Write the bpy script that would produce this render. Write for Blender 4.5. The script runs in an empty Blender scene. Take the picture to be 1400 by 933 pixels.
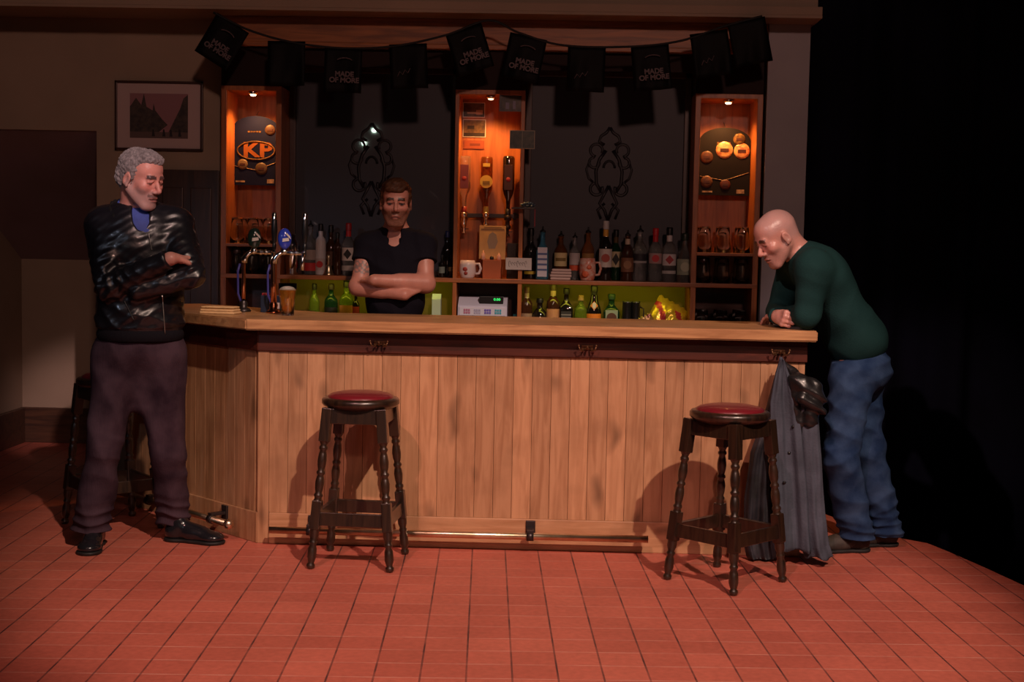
import bpy, bmesh, math, random
import numpy as np
from mathutils import Vector, Matrix
C = bpy.context.scene
COL = C.collection
PI = math.pi

# ------------------------------------------------------------------ camera
F, H, ROLL = 1870.0, 1.43, .0215          # focal length in pixels of a 1400 x 933 frame, eye height, roll
VY = Vector((50, 134.7, -F)).normalized()
eps = -(math.cos(ROLL)*VY[0]-math.sin(ROLL)*VY[1])/VY[2]
VX = Vector((math.cos(ROLL), -math.sin(ROLL), eps)).normalized()
VZ = VX.cross(VY)
cam = bpy.data.cameras.new('camera'); cam_o = bpy.data.objects.new('camera', cam); COL.objects.link(cam_o)
cam.sensor_width = 36.0; cam.lens = 36.0*F/1400.0; cam.clip_end = 200
Rm = Matrix((VX, VY, VZ))
cam_o.matrix_world = Matrix.Translation((0, 0, H)) @ Rm.to_4x4()
C.camera = cam_o

def at(px, py, Y=None, Z=None):
    """the point of the room on the plane y=Y or z=Z seen at a photo pixel"""
    d = Rm @ Vector((px-700, 466.5-py, -F))
    t = Y/d[1] if Y is not None else (Z-H)/d[2]
    return Vector((d[0]*t, d[1]*t, H+d[2]*t))

# ------------------------------------------------------------------ world, light, exposure
w = bpy.data.worlds.new('world'); C.world = w; w.use_nodes = True
w.node_tree.nodes['Background'].inputs[0].default_value = (.55, .32, .36, 1)
w.node_tree.nodes['Background'].inputs[1].default_value = .004
C.view_settings.view_transform = 'Standard'; C.view_settings.look = 'None'
C.view_settings.gamma = 1; C.view_settings.use_curve_mapping = False
C.view_settings.exposure = 0.0

def spot(name, loc, target, energy, color, size, blend, radius):
    l = bpy.data.lights.new(name, 'SPOT'); o = bpy.data.objects.new(name, l); COL.objects.link(o)
    l.energy = energy; l.color = color; l.spot_size = math.radians(size); l.spot_blend = blend; l.shadow_soft_size = radius
    o.location = loc; o.rotation_euler = (Vector(target)-Vector(loc)).to_track_quat('-Z', 'Y').to_euler()
    return o
def area(name, loc, target, energy, color, sx, sy):
    l = bpy.data.lights.new(name, 'AREA'); o = bpy.data.objects.new(name, l); COL.objects.link(o)
    l.shape = 'RECTANGLE'; l.size = sx; l.size_y = sy; l.energy = energy; l.color = color
    o.location = loc; o.rotation_euler = (Vector(target)-Vector(loc)).to_track_quat('-Z', 'Y').to_euler()
    return o
spot('stage_spot_key', (3.35, -3.1, 8.7), (-.10, 5.70, .15), 4800, (1, .70, .56), 20.5, .45, .09)
spot('stage_spot_second', (-2.6, -3.1, 8.7), (-.0, 5.1, .0), 2000, (1, .47, .43), 22, .7, .09)
spot('added_face_fill', (.6, .5, 4.6), (-1.82, 6.05, 1.76), 1500, (1, .64, .60), 6.5, .9, .05)  # added fill spot, only brightens the jacketed man's face
spot('added_leaning_fill', (-2.2, .5, 4.4), (1.12, 6.3, 1.42), 600, (1, .66, .62), 10, .9, .05)  # added fill spot that lifts the leaning man's head
spot('stage_spot_low_side', (-4.5, -1.5, 3.6), (-1.9, 6.1, 1.15), 130, (.7, .78, 1), 15, .8, .08)
spot('stage_spot_wash', (1.5, -4.0, 5.2), (-.9, 7.6, 2.75), 620, (1, .54, .43), 40, .9, .3)
for nm, x in (('cabinet_spot', at(349, 140, Y=7.68).x), ('cabinet_spot', at(668, 140, Y=7.68).x), ('cabinet_spot', at(992, 140, Y=7.68).x)):
    spot(nm, (x, 7.68, 2.215), (x, 7.77, 0.9), 20, (1, .42, .11), 125, .8, .02)
for x, dx in ((-.99, .8), (.32, .8)):
    area('undershelf_strip', (x, 7.63, 1.19), (x, 7.85, .95), 0.40, (.90, .80, .06), dx, .03)
for p in ((-3.36, -9.0, 3.15), (-3.2, -9.2, 3.40)):
    l = bpy.data.lights.new('auditorium_lamp', 'POINT'); l.energy = 12; l.color = (.75, 1, .8); l.shadow_soft_size = .035
    o = bpy.data.objects.new('auditorium_lamp', l); o.location = p; COL.objects.link(o)

# ------------------------------------------------------------------ material helpers
def pm(name, col, rough=.5, metal=0, spec=.5, trans=0, coat=0, bump=None, var=None, emis=None, ior=1.45, sheen=0):
    """principled material; bump=(scale,strength,(sx,sy,sz)); var=(scale, other colour, (sx,sy,sz))"""
    m = bpy.data.materials.new(name); m.use_nodes = True
    nt = m.node_tree; N = nt.nodes; L = nt.links; b = N['Principled BSDF']
    b.inputs['Base Color'].default_value = (*col, 1); b.inputs['Roughness'].default_value = rough
    b.inputs['Metallic'].default_value = metal; b.inputs['Specular IOR Level'].default_value = spec
    b.inputs['Transmission Weight'].default_value = trans; b.inputs['Coat Weight'].default_value = coat
    b.inputs['IOR'].default_value = ior; b.inputs['Sheen Weight'].default_value = sheen
    if emis: b.inputs['Emission Color'].default_value = (*emis[0], 1); b.inputs['Emission Strength'].default_value = emis[1]
    def noise(scale, sv, detail=4):
        tc = N.new('ShaderNodeTexCoord'); mp = N.new('ShaderNodeMapping'); mp.inputs['Scale'].default_value = sv
        n = N.new('ShaderNodeTexNoise'); n.inputs['Scale'].default_value = scale; n.inputs['Detail'].default_value = detail
        L.new(tc.outputs['Object'], mp.inputs[0]); L.new(mp.outputs[0], n.inputs[0]); return n
    if var:
        n = noise(var[0], var[2] if len(var) > 2 else (1, 1, 1)); mx = N.new('ShaderNodeMix'); mx.data_type = 'RGBA'
        rp = N.new('ShaderNodeValToRGB'); rp.color_ramp.elements[0].position = .35; rp.color_ramp.elements[1].position = .68
        L.new(n.outputs[0], rp.inputs[0]); L.new(rp.outputs[0], mx.inputs[0])
        mx.inputs[6].default_value = (*col, 1); mx.inputs[7].default_value = (*var[1], 1); L.new(mx.outputs[2], b.inputs['Base Color'])
    if bump:
        n = noise(bump[0], bump[2] if len(bump) > 2 else (1, 1, 1)); bp = N.new('ShaderNodeBump')
        bp.inputs['Strength'].default_value = bump[1]; bp.inputs['Distance'].default_value = .004
        L.new(n.outputs[0], bp.inputs['Height']); L.new(bp.outputs[0], b.inputs['Normal'])
    return m

def mathn(nt, op, a, b=None, c=None):
    n = nt.nodes.new('ShaderNodeMath'); n.operation = op
    for i, v in enumerate((a, b, c)):
        if v is None: continue
        if isinstance(v, (int, float)): n.inputs[i].default_value = v
        else: nt.links.new(v, n.inputs[i])
    return n.outputs[0]

def wood(name, base, dark, grain='z', plank=None, rough=.42, knots=True, stainscale=1.0, coat=.15):
    """pine / stained wood: stretched grain, knots, one tone per plank of width plank[0] along axis plank[1]"""
    m = bpy.data.materials.new(name); m.use_nodes = True
    nt = m.node_tree; N = nt.nodes; L = nt.links; b = N['Principled BSDF']
    tc = N.new('ShaderNodeTexCoord'); sx = N.new('ShaderNodeSeparateXYZ'); L.new(tc.outputs['Object'], sx.inputs[0])
    s = {'x': (1.2, 14, 14), 'y': (14, 1.2, 14), 'z': (14, 14, 1.2)}[grain]
    mp = N.new('ShaderNodeMapping'); mp.inputs['Scale'].default_value = s; L.new(tc.outputs['Object'], mp.inputs[0])
    vec = mp.outputs[0]; tone = None
    if plank:
        ax = sx.outputs['xyz'.index(plank[1])]
        cell = mathn(nt, 'FLOOR', mathn(nt, 'DIVIDE', mathn(nt, 'ADD', ax, plank[2] if len(plank) > 2 else 0), plank[0]))
        wn = N.new('ShaderNodeTexWhiteNoise'); wn.noise_dimensions = '1D'; L.new(cell, wn.inputs['W']); tone = wn.outputs['Value']
        cb = N.new('ShaderNodeCombineXYZ'); L.new(mathn(nt, 'MULTIPLY', tone, 37.0), cb.inputs[0]); L.new(mathn(nt, 'MULTIPLY', tone, 19.0), cb.inputs[2])
        va = N.new('ShaderNodeVectorMath'); va.operation = 'ADD'; L.new(vec, va.inputs[0]); L.new(cb.outputs[0], va.inputs[1]); vec = va.outputs[0]
    n1 = N.new('ShaderNodeTexNoise'); n1.inputs['Scale'].default_value = 2.2; n1.inputs['Detail'].default_value = 6; n1.inputs['Distortion'].default_value = 1.2; L.new(vec, n1.inputs[0])
    r1 = N.new('ShaderNodeValToRGB'); r1.color_ramp.elements[0].position = .34; r1.color_ramp.elements[1].position = .62
    r1.color_ramp.elements[0].color = (*dark, 1); r1.color_ramp.elements[1].color = (*base, 1); L.new(n1.outputs[0], r1.inputs[0])
    col = r1.outputs[0]
    if knots:
        mp2 = N.new('ShaderNodeMapping'); k = {'x': (2.5, 7, 7), 'y': (7, 2.5, 7), 'z': (7, 7, 2.5)}[grain]; mp2.inputs['Scale'].default_value = k
        L.new(tc.outputs['Object'], mp2.inputs[0]); v = N.new('ShaderNodeTexVoronoi'); v.inputs['Scale'].default_value = 1.1*stainscale
        va2 = N.new('ShaderNodeVectorMath'); va2.operation = 'ADD'; n3 = N.new('ShaderNodeTexNoise'); n3.inputs['Scale'].default_value = 3; L.new(tc.outputs['Object'], n3.inputs[0])
        L.new(mp2.outputs[0], va2.inputs[0]); L.new(n3.outputs['Color'], va2.inputs[1]); L.new(va2.outputs[0], v.inputs[0])
        rk = N.new('ShaderNodeValToRGB'); rk.color_ramp.elements[0].position = .06; rk.color_ramp.elements[1].position = .26
        rk.color_ramp.elements[0].color = (.75, .75, .75, 1); rk.color_ramp.elements[1].color = (0, 0, 0, 1); L.new(v.outputs['Distance'], rk.inputs[0])
        mk = N.new('ShaderNodeMix'); mk.data_type = 'RGBA'; L.new(rk.outputs[0], mk.inputs[0]); L.new(col, mk.inputs[6]); mk.inputs[7].default_value = (*[c*.33 for c in dark], 1); col = mk.outputs[2]
        n4 = N.new('ShaderNodeTexNoise'); n4.inputs['Scale'].default_value = 4.5; n4.inputs['Detail'].default_value = 5; L.new(tc.outputs['Object'], n4.inputs[0])
        rs = N.new('ShaderNodeValToRGB'); rs.color_ramp.elements[0].position = .5; rs.color_ramp.elements[1].position = .75
        rs.color_ramp.elements[0].color = (0, 0, 0, 1); rs.color_ramp.elements[1].color = (.6, .6, .6, 1); L.new(n4.outputs[0], rs.inputs[0])
        ms = N.new('ShaderNodeMix'); ms.data_type = 'RGBA'; L.new(rs.outputs[0], ms.inputs[0]); L.new(col, ms.inputs[6]); ms.inputs[7].default_value = (*[c*.7 for c in dark], 1); col = ms.outputs[2]
    if tone is not None:
        hv = N.new('ShaderNodeHueSaturation'); L.new(col, hv.inputs['Color']); L.new(mathn(nt, 'MULTIPLY_ADD', tone, .26, .86), hv.inputs['Value']); col = hv.outputs[0]
    L.new(col, b.inputs['Base Color'])
    bp = N.new('ShaderNodeBump'); bp.inputs['Strength'].default_value = .15; bp.inputs['Distance'].default_value = .003; L.new(n1.outputs[0], bp.inputs['Height']); L.new(bp.outputs[0], b.inputs['Normal'])
    b.inputs['Roughness'].default_value = rough; b.inputs['Coat Weight'].default_value = coat; b.inputs['Coat Roughness'].default_value = .35
    return m

# ------------------------------------------------------------------ mesh helpers
def setp(o, label=None, cat=None, group=None, kind=None):
    if label: o['label'] = label
    if cat: o['category'] = cat
    if group: o['group'] = group
    if kind: o['kind'] = kind
    return o
def thing(name, loc, label, cat, group=None, rz=0):
    o = bpy.data.objects.new(name, None); o.empty_display_size = .1; COL.objects.link(o)
    o.location = loc; o.rotation_euler = (0, 0, rz)
    return setp(o, label, cat, group)
def link(name, me, mats, parent=None, smooth=False, label=None):
    o = bpy.data.objects.new(name, me); COL.objects.link(o)
    for m in (mats if isinstance(mats, (list, tuple)) else [mats]): me.materials.append(m)
    if smooth:
        for p in me.polygons: p.use_smooth = True
    if parent: o.parent = parent
    if label: o['label'] = label
    return o
def obj(name, bm, mats, parent=None, smooth=False, label=None):
    bmesh.ops.recalc_face_normals(bm, faces=bm.faces)
    me = bpy.data.meshes.new(name); bm.to_mesh(me); bm.free()
    return link(name, me, mats, parent, smooth, label)
def box(bm, x0, x1, y0, y1, z0, z1, bev=0, mat=0, M=None):
    r = bmesh.ops.create_cube(bm, size=1)
    vs = r['verts']
    for v in vs: v.co = Vector(((x0+x1)/2+v.co.x*(x1-x0), (y0+y1)/2+v.co.y*(y1-y0), (z0+z1)/2+v.co.z*(z1-z0)))
    if bev:
        es = list({e for v in vs for e in v.link_edges})
        r2 = bmesh.ops.bevel(bm, geom=es, offset=bev, segments=2, profile=.6, affect='EDGES')
        vs = list({v for f in r2['faces'] for v in f.verts} | {v for v in vs if v.is_valid})
    if M is not None:
        for v in vs: v.co = M @ v.co
    for f in {f for v in vs for f in v.link_faces}: f.material_index = mat
    return vs
def lathe(bm, prof, n=20, cx=0, cy=0, mat=0, M=None, z0=0, mats=None):
    rings = []
    for r, z in prof:
        if r < 1e-6: rings.append([bm.verts.new((cx, cy, z+z0))])
        else: rings.append([bm.verts.new((cx+r*math.cos(2*PI*i/n), cy+r*math.sin(2*PI*i/n), z+z0)) for i in range(n)])
    for k in range(len(rings)-1):
        a, b = rings[k], rings[k+1]
        for i in range(n):
            j = (i+1) % n
            if len(a) == 1 and len(b) == 1: continue
            if len(a) == 1: f = bm.faces.new((a[0], b[j], b[i]))
            elif len(b) == 1: f = bm.faces.new((a[i], a[j], b[0]))
            else: f = bm.faces.new((a[i], a[j], b[j], b[i]))
            f.smooth = True; f.material_index = mats[k] if mats else mat
    if M is not None:
        for r in rings:
            for v in r: v.co = M @ v.co
def tube(bm, pts, rad, n=10, cap=True, mat=0, closed=False):
    pts = [Vector(p) for p in pts]; rings = []
    m = len(pts)
    for i, p in enumerate(pts):
        a = pts[i-1] if (i > 0 or closed) else p; b = pts[(i+1) % m] if (i < m-1 or closed) else p
        t = (b-a).normalized()
        u = t.cross(Vector((0, 0, 1)))
        if u.length < .05: u = t.cross(Vector((0, 1, 0)))
        u.normalize(); v = t.cross(u)
        r = rad[i] if isinstance(rad, (list, tuple)) else rad
        if rings and True:
            # keep the ring aligned with the one before
            pu = prev
            u = (pu-t*pu.dot(t))
            if u.length < 1e-4: u = t.orthogonal()
            u.normalize(); v = t.cross(u)
        prev = u
        rings.append([bm.verts.new(p+(u*math.cos(2*PI*k/n)+v*math.sin(2*PI*k/n))*r) for k in range(n)])
    rr = range(m) if closed else range(m-1)
    for i in rr:
        a, b = rings[i], rings[(i+1) % m]
        for k in range(n):
            f = bm.faces.new((a[k], a[(k+1) % n], b[(k+1) % n], b[k])); f.smooth = True; f.material_index = mat
    if cap and not closed:
        f = bm.faces.new(rings[0][::-1]); f.material_index = mat
        f = bm.faces.new(rings[-1]); f.material_index = mat
def prism(bm, pts, z0, z1, M=None, mat=0):
    """polygon pts (x,y) extruded z0..z1"""
    a = [bm.verts.new((x, y, z0)) for x, y in pts]; b = [bm.verts.new((x, y, z1)) for x, y in pts]
    fs = [bm.faces.new(a[::-1]), bm.faces.new(b)]
    for i in range(len(pts)):
        j = (i+1) % len(pts); fs.append(bm.faces.new((a[i], a[j], b[j], b[i])))
    for f in fs: f.material_index = mat
    if M is not None:
        for v in a+b: v.co = M @ v.co
def text_mesh(name, s, size, mat, M, parent=None, depth=.0006, bold=0, xs=1):
    """upright writing facing -y, centred at the origin of M"""
    cu = bpy.data.curves.new(name, 'FONT'); cu.body = s; cu.size = size; cu.align_x = 'CENTER'; cu.align_y = 'CENTER'
    cu.extrude = depth; cu.offset = bold; cu.space_line = .85
    t = bpy.data.objects.new(name, cu); COL.objects.link(t)
    dg = bpy.context.evaluated_depsgraph_get(); me = bpy.data.meshes.new_from_object(t.evaluated_get(dg))
    bpy.data.objects.remove(t); bpy.data.curves.remove(cu)
    T = M @ Matrix.Rotation(PI/2, 4, 'X') @ Matrix.Scale(xs, 4, (1, 0, 0))
    me.transform(T); me.materials.clear()
    return link(name, me, mat, parent)
def struct(o): o['kind'] = 'structure'; return o

# ------------------------------------------------------------------ materials
def floor_mat():
    m = bpy.data.materials.new('quarry_tiles'); m.use_nodes = True
    nt = m.node_tree; N = nt.nodes; L = nt.links; b = N['Principled BSDF']
    tc = N.new('ShaderNodeTexCoord'); mp = N.new('ShaderNodeMapping'); mp.vector_type = 'POINT'
    ang = math.atan2(83, F)            # the tiles run 2.5 degrees off the bar
    mp.inputs['Rotation'].default_value = (0, 0, -ang)
    L.new(tc.outputs['Object'], mp.inputs[0]); sx = N.new('ShaderNodeSeparateXYZ'); L.new(mp.outputs[0], sx.inputs[0])
    T = .1517
    R = Matrix.Rotation(-ang, 3, 'Z')
    p = R @ at(735, 752, Z=0); q = R @ at(730, 802.1, Z=0)
    ux = mathn(nt, 'DIVIDE', mathn(nt, 'SUBTRACT', sx.outputs[0], p.x-20*T), T); uy = mathn(nt, 'DIVIDE', mathn(nt, 'SUBTRACT', sx.outputs[1], q.y-60*T), T)
    def dist(u): # distance to the nearest joint in tile units
        f = mathn(nt, 'FRACT', u); return mathn(nt, 'MINIMUM', f, mathn(nt, 'SUBTRACT', 1.0, f))
    dx, dy = dist(ux), dist(uy)
    jx = mathn(nt, 'LESS_THAN', dx, .022); jy = mathn(nt, 'LESS_THAN', dy, .02)
    cb = N.new('ShaderNodeCombineXYZ'); L.new(mathn(nt, 'FLOOR', ux), cb.inputs[0]); L.new(mathn(nt, 'FLOOR', uy), cb.inputs[1])
    wn = N.new('ShaderNodeTexWhiteNoise'); wn.noise_dimensions = '2D'; L.new(cb.outputs[0], wn.inputs[0])
    cr = N.new('ShaderNodeValToRGB'); e = cr.color_ramp.elements
    e[0].position = 0; e[0].color = (.42, .108, .072, 1); e[1].position = 1; e[1].color = (.49, .135, .09, 1)
    L.new(wn.outputs['Value'], cr.inputs[0])
    n1 = N.new('ShaderNodeTexNoise'); n1.inputs['Scale'].default_value = 2.2; n1.inputs['Detail'].default_value = 7; L.new(tc.outputs['Object'], n1.inputs[0])
    n2 = N.new('ShaderNodeTexNoise'); n2.inputs['Scale'].default_value = 40; n2.inputs['Detail'].default_value = 4; L.new(tc.outputs['Object'], n2.inputs[0])
    hv = N.new('ShaderNodeHueSaturation'); L.new(cr.outputs[0], hv.inputs['Color'])
    L.new(mathn(nt, 'ADD', mathn(nt, 'MULTIPLY_ADD', n1.outputs[0], .5, .5), mathn(nt, 'MULTIPLY', n2.outputs[0], .5)), hv.inputs['Value'])
    # pale worn row joints, dark long joints
    nj = N.new('ShaderNodeTexNoise'); nj.inputs['Scale'].default_value = 6; nj.inputs['Detail'].default_value = 3; L.new(tc.outputs['Object'], nj.inputs[0])
    rj = N.new('ShaderNodeValToRGB'); rj.color_ramp.elements[0].position = .38; rj.color_ramp.elements[1].position = .62; L.new(nj.outputs[0], rj.inputs[0])
    mr = N.new('ShaderNodeMix'); mr.data_type = 'RGBA'; L.new(mathn(nt, 'MULTIPLY', jy, mathn(nt, 'MULTIPLY_ADD', rj.outputs[0], .5, .25)), mr.inputs[0]); L.new(hv.outputs[0], mr.inputs[6]); mr.inputs[7].default_value = (.62, .33, .26, 1)
    mc = N.new('ShaderNodeMix'); mc.data_type = 'RGBA'; L.new(mathn(nt, 'MULTIPLY', jx, mathn(nt, 'MULTIPLY_ADD', rj.outputs[0], -.45, .95)), mc.inputs[0]); L.new(mr.outputs[2], mc.inputs[6]); mc.inputs[7].default_value = (.07, .028, .028, 1)
    L.new(mc.outputs[2], b.inputs['Base Color'])
    bp = N.new('ShaderNodeBump'); bp.inputs['Strength'].default_value = .5; bp.inputs['Distance'].default_value = .003
    hgt = mathn(nt, 'ADD', mathn(nt, 'MULTIPLY', mathn(nt, 'MAXIMUM', jx, mathn(nt, 'MULTIPLY', jy, .4)), -1.0), mathn(nt, 'MULTIPLY', n1.outputs[0], .9)); L.new(hgt, bp.inputs['Height']); L.new(bp.outputs[0], b.inputs['Normal'])
    b.inputs['Roughness'].default_value = .5; b.inputs['Specular IOR Level'].default_value = .35
    return m
M_floor = floor_mat()
M_wall = pm('wall_plaster', (.36, .27, .20), .8, var=(1.6, (.29, .22, .16)), bump=(30, .15))
M_soffit = pm('soffit_paint', (.33, .24, .27), .8, var=(2, (.28, .20, .20)))
M_pillar = pm('pillar_paint', (.40, .39, .42), .7, var=(3, (.35, .34, .37)))
M_blacks = pm('black_drape', (.006, .006, .009), .95, spec=.1, var=(1.5, (.010, .010, .022)))
M_pit = pm('black_stage_floor', (.008, .007, .009), .8, spec=.1)
M_pine = wood('pine_boards', (.50, .275, .145), (.37, .185, .09), 'z', (.0872, 'x', 1.281+8.72))
M_pine_plain = wood('pine_trim', (.50, .275, .145), (.38, .19, .09), 'x')
M_pine_side = wood('pine_side_boards', (.46, .25, .13), (.33, .16, .075), 'z', (.0623, 'x', 1.331+6.23))
M_top = wood('counter_top_wood', (.52, .28, .125), (.34, .165, .07), 'x', rough=.34, coat=.4)
M_rail = wood('dark_stained_rail', (.085, .019, .010), (.04, .010, .006), 'x', knots=False, rough=.4)
M_shelf = wood('orange_shelf_wood', (.40, .13, .035), (.24, .07, .018), 'x', knots=False, rough=.4)
M_upright = wood('orange_upright_wood', (.44, .14, .035), (.28, .08, .02), 'z', knots=False, rough=.4)
M_back = wood('cabinet_back_wood', (.42, .13, .035), (.28, .08, .02), 'z', knots=False, rough=.45)
M_fascia = wood('fascia_wood', (.40, .13, .03), (.20, .06, .016), 'x', knots=False, rough=.5)
M_olive = pm('olive_backing', (.29, .235, .03), .6)
M_darkwood = wood('dark_stool_wood', (.030, .015, .008), (.011, .006, .004), 'z', knots=False, rough=.28, coat=.6)
M_skirt = wood('dark_skirting', (.09, .04, .022), (.04, .018, .012), 'x', knots=False)
M_door = wood('dark_panelling', (.06, .025, .016), (.03, .013, .01), 'z', knots=False)
M_redseat = pm('oxblood_vinyl', (.15, .010, .017), .34, coat=.25, bump=(25, .15))
M_brass = pm('aged_brass', (.80, .66, .46), .30, 1, var=(12, (.60, .44, .27)))
M_copper = pm('copper', (.62, .25, .13), .22, 1)
M_chrome = pm('chrome', (.8, .8, .82), .12, 1)
M_iron = pm('dark_iron', (.06, .05, .05), .4, .8)
M_blackpl = pm('black_plastic', (.012, .012, .013), .3)
M_white = pm('white_paper', (.72, .68, .64), .6)
M_cream = pm('cream_label', (.66, .52, .30), .6)
M_glass = pm('clear_glass', (.93, .95, .94), .03, trans=1, ior=1.45)
M_mirror = None

# ------------------------------------------------------------------ setting
def stage_floor():
    # the tiled stage ends in a curve on the right, then drops to black
    edge = [at(*p, Z=0) for p in ((1205, 728), (1235, 737), (1268, 743), (1300, 756), (1350, 778), (1400, 801), (1450, 826))]
    pts = [(-6, .5), (1.95, .5)]+[(e.x, e.y) for e in edge[::-1]]+[(1.6, 7.1), (1.42, 7.6), (1.42, 9.6), (-6, 9.6)]
    pts[1] = (edge[-1].x+.05, .5)
    bm = bmesh.new(); prism(bm, pts, -.06, 0); return struct(obj('floor', bm, M_floor))
stage_floor()
bm = bmesh.new(); box(bm, -9, 12, -3, 14, -.72, -.70); struct(obj('floor_auditorium', bm, M_pit))
bm = bmesh.new()                       # the black masking curtain in soft vertical folds, right and behind
pts = []
n = 260
for i in range(n+1):
    t = i/n; x = 1.25+t*9.5
    pts.append((x, 8.75-.25*t*9+.05*math.sin(x*17)+.03*math.sin(x*29+1)))
for z in (-.7, 5.5):
    pass
va = [bm.verts.new((x, y, -.7)) for x, y in pts]; vb = [bm.verts.new((x, y, 5.5)) for x, y in pts]
vc = [bm.verts.new((x, y+.02, -.7)) for x, y in pts]; vd = [bm.verts.new((x, y+.02, 5.5)) for x, y in pts]
for i in range(n):
    bm.faces.new((va[i], va[i+1], vb[i+1], vb[i])); bm.faces.new((vc[i+1], vc[i], vd[i], vd[i+1]))
struct(obj('wall_right', bm, M_blacks, smooth=True))

WX, WY = -2.573, 7.75
bm = bmesh.new()
box(bm, WX, -1.86, WY, 7.95, 0, 4.0); box(bm, -6, WX, WY, 7.95, 2.011, 4.0)
box(bm, -1.86, 1.16, 7.93, 7.98, 0, 4.0)
struct(obj('wall_back', bm, M_wall))
bm = bmesh.new(); box(bm, -6, -2.4, 9.2, 9.3, 0, 4.0); struct(obj('wall_alcove', bm, M_wall))
bm = bmesh.new(); box(bm, -3.67, -3.57, 7.95, 9.2, 0, 2.3); struct(obj('wall_left', bm, M_wall))
bm = bmesh.new(); box(bm, -2.45, -2.38, 7.95, 9.2, 0, 2.3); struct(obj('wall_alcove_side', bm, M_wall))
bm = bmesh.new()                       # sloping underside of the stairs
a = [Vector(v) for v in ((-6, 7.76, 2.011), (WX, 7.76, 2.011), (WX, 9.2, 1.25), (-6, 9.2, 1.25))]
vs = [bm.verts.new(v) for v in a]+[bm.verts.new(v+Vector((0, 0, .08))) for v in a]
for q in ((3, 2, 1, 0), (4, 5, 6, 7), (0, 1, 5, 4), (1, 2, 6, 5), (2, 3, 7, 6), (3, 0, 4, 7)): bm.faces.new([vs[i] for i in q])
struct(obj('ceiling', bm, M_soffit))
bm = bmesh.new(); box(bm, -3.57, -2.45, 9.17, 9.2, 0, .24, .005); box(bm, -3.57, -3.54, 7.95, 9.17, 0, .24, .005)
struct(obj('baseboard_back', bm, M_skirt))
bm = bmesh.new(); box(bm, -6, 1.40, 7.40, 7.93, 2.70, 4.0); struct(obj('wall_bulkhead', bm, M_wall))
bm = bmesh.new(); box(bm, -6, 1.42, 7.37, 7.40, 2.655, 2.70, .004)
box(bm, -6, 1.42, 7.37, 7.93, 2.64, 2.655); struct(obj('trim_bulkhead', bm, M_wall))
bm = bmesh.new(); box(bm, 1.175, 1.40, 7.58, 8.4, 0, 2.64); struct(obj('wall_pillar', bm, M_pillar))
# dark panelled door beside the back bar
bm = bmesh.new()
box(bm, -2.23, -1.87, 7.725, 7.75, 0, 1.80, .004)
for z0, z1 in ((.1, .75), (.85, 1.7)):
    for x0, x1 in ((-2.19, -2.07), (-2.03, -1.91)): box(bm, x0, x1, 7.715, 7.73, z0, z1, .006)
struct(obj('door_1', bm, M_door))

# ------------------------------------------------------------------ framed picture
pc = thing('framed_picture', (-2.214, 7.75, 2.10), 'thin dark frame with wide pinkish mount and small street scene, on the wall', 'picture')
hw, hh = .25, .195
bm = bmesh.new()
for a in ((-hw, hw, hh-.014, hh), (-hw, hw, -hh, -hh+.014), (-hw, -hw+.014, -hh, hh), (hw-.014, hw, -hh, hh)): box(bm, a[0], a[1], -.022, -.001, a[2], a[3], .003)
obj('frame', bm, pm('dark_frame', (.05, .02, .015), .35), pc)
bm = bmesh.new(); box(bm, -hw+.01, hw-.01, -.012, -.002, -hh+.01, hh-.01); obj('mount', bm, pm('mount_card', (.50, .38, .37), .7), pc)
bm = bmesh.new(); box(bm, -.165, .165, -.0135, -.0121, -.125, .125, 0, 0)
bmx = [(-.165, -.10), (.0, -.09), (.05, -.05), (.02, -.02), (-.02, .03), (-.03, .07), (-.035, .03), (-.07, .05), (-.085, .125), (-.10, .06), (-.13, .10), (-.15, .07), (-.165, .05)]
Mx = Matrix.Rotation(PI/2, 4, 'X')
prism(bm, bmx, .0136, .0142, Mx, 1); prism(bm, [(.05, -.10), (.165, -.10), (.165, .12), (.14, .10), (.12, .04), (.09, -.02)], .0136, .0142, Mx, 1)
prism(bm, [(-.165, -.125), (.165, -.125), (.165, -.09), (-.165, -.09)], .0136, .0143, Mx, 2)
for x in (-.04, .02, .06, .11): prism(bm, [(x, -.115), (x+.018, -.115), (x+.012, -.075), (x+.004, -.075)], .0143, .0148, Mx, 3)
obj('street_print', bm, [pm('print_sky', (.30, .15, .17), .7), pm('print_town', (.035, .03, .032), .7, var=(40, (.08, .06, .05))), pm('print_road', (.12, .08, .075), .7), pm('print_figures', (.02, .015, .02), .7)], pc)

# ------------------------------------------------------------------ bar counter
BX0, BX1, BY = -1.331, 1.19, 6.29
SD = Vector((-2.20+1.331, 7.14-6.29, 0)); SL = SD.length; SA = math.atan2(SD.y, SD.x)
bar = thing('bar_counter', (0, BY, 0), 'long pine boarded bar counter with dark top rail and brass foot rail', 'bar counter')
def bobj(name, bm, mat, parent=None, **k):
    for v in bm.verts: v.co.y -= BY
    return obj(name, bm, mat, parent or bar, **k)
bm = bmesh.new(); x = BX0+.05; W = .0872
while x < BX1-.001:
    x2 = min(x+W, BX1); box(bm, x+.0006, x2-.0006, BY+.001, BY+.02, .145, .905, .0018); x = x2
box(bm, BX0+.02, BX1, BY+.012, BY+.05, .02, 1.0)
bobj('front_panel', bm, M_pine)
bm = bmesh.new(); box(bm, BX0-.004, BX0+.05, BY-.004, BY+.05, .0, .955, .003); bobj('corner_post', bm, M_pine_side)
bm = bmesh.new(); box(bm, BX0+.052, BX1+.003, BY-.010, BY+.02, .0, .145, .004); bobj('base_board', bm, M_pine_plain)
bm = bmesh.new(); box(bm, BX0-.006, BX1+.006, BY-.016, BY+.03, .905, 1.004, .003); bobj('top_rail', bm, M_rail)
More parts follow.
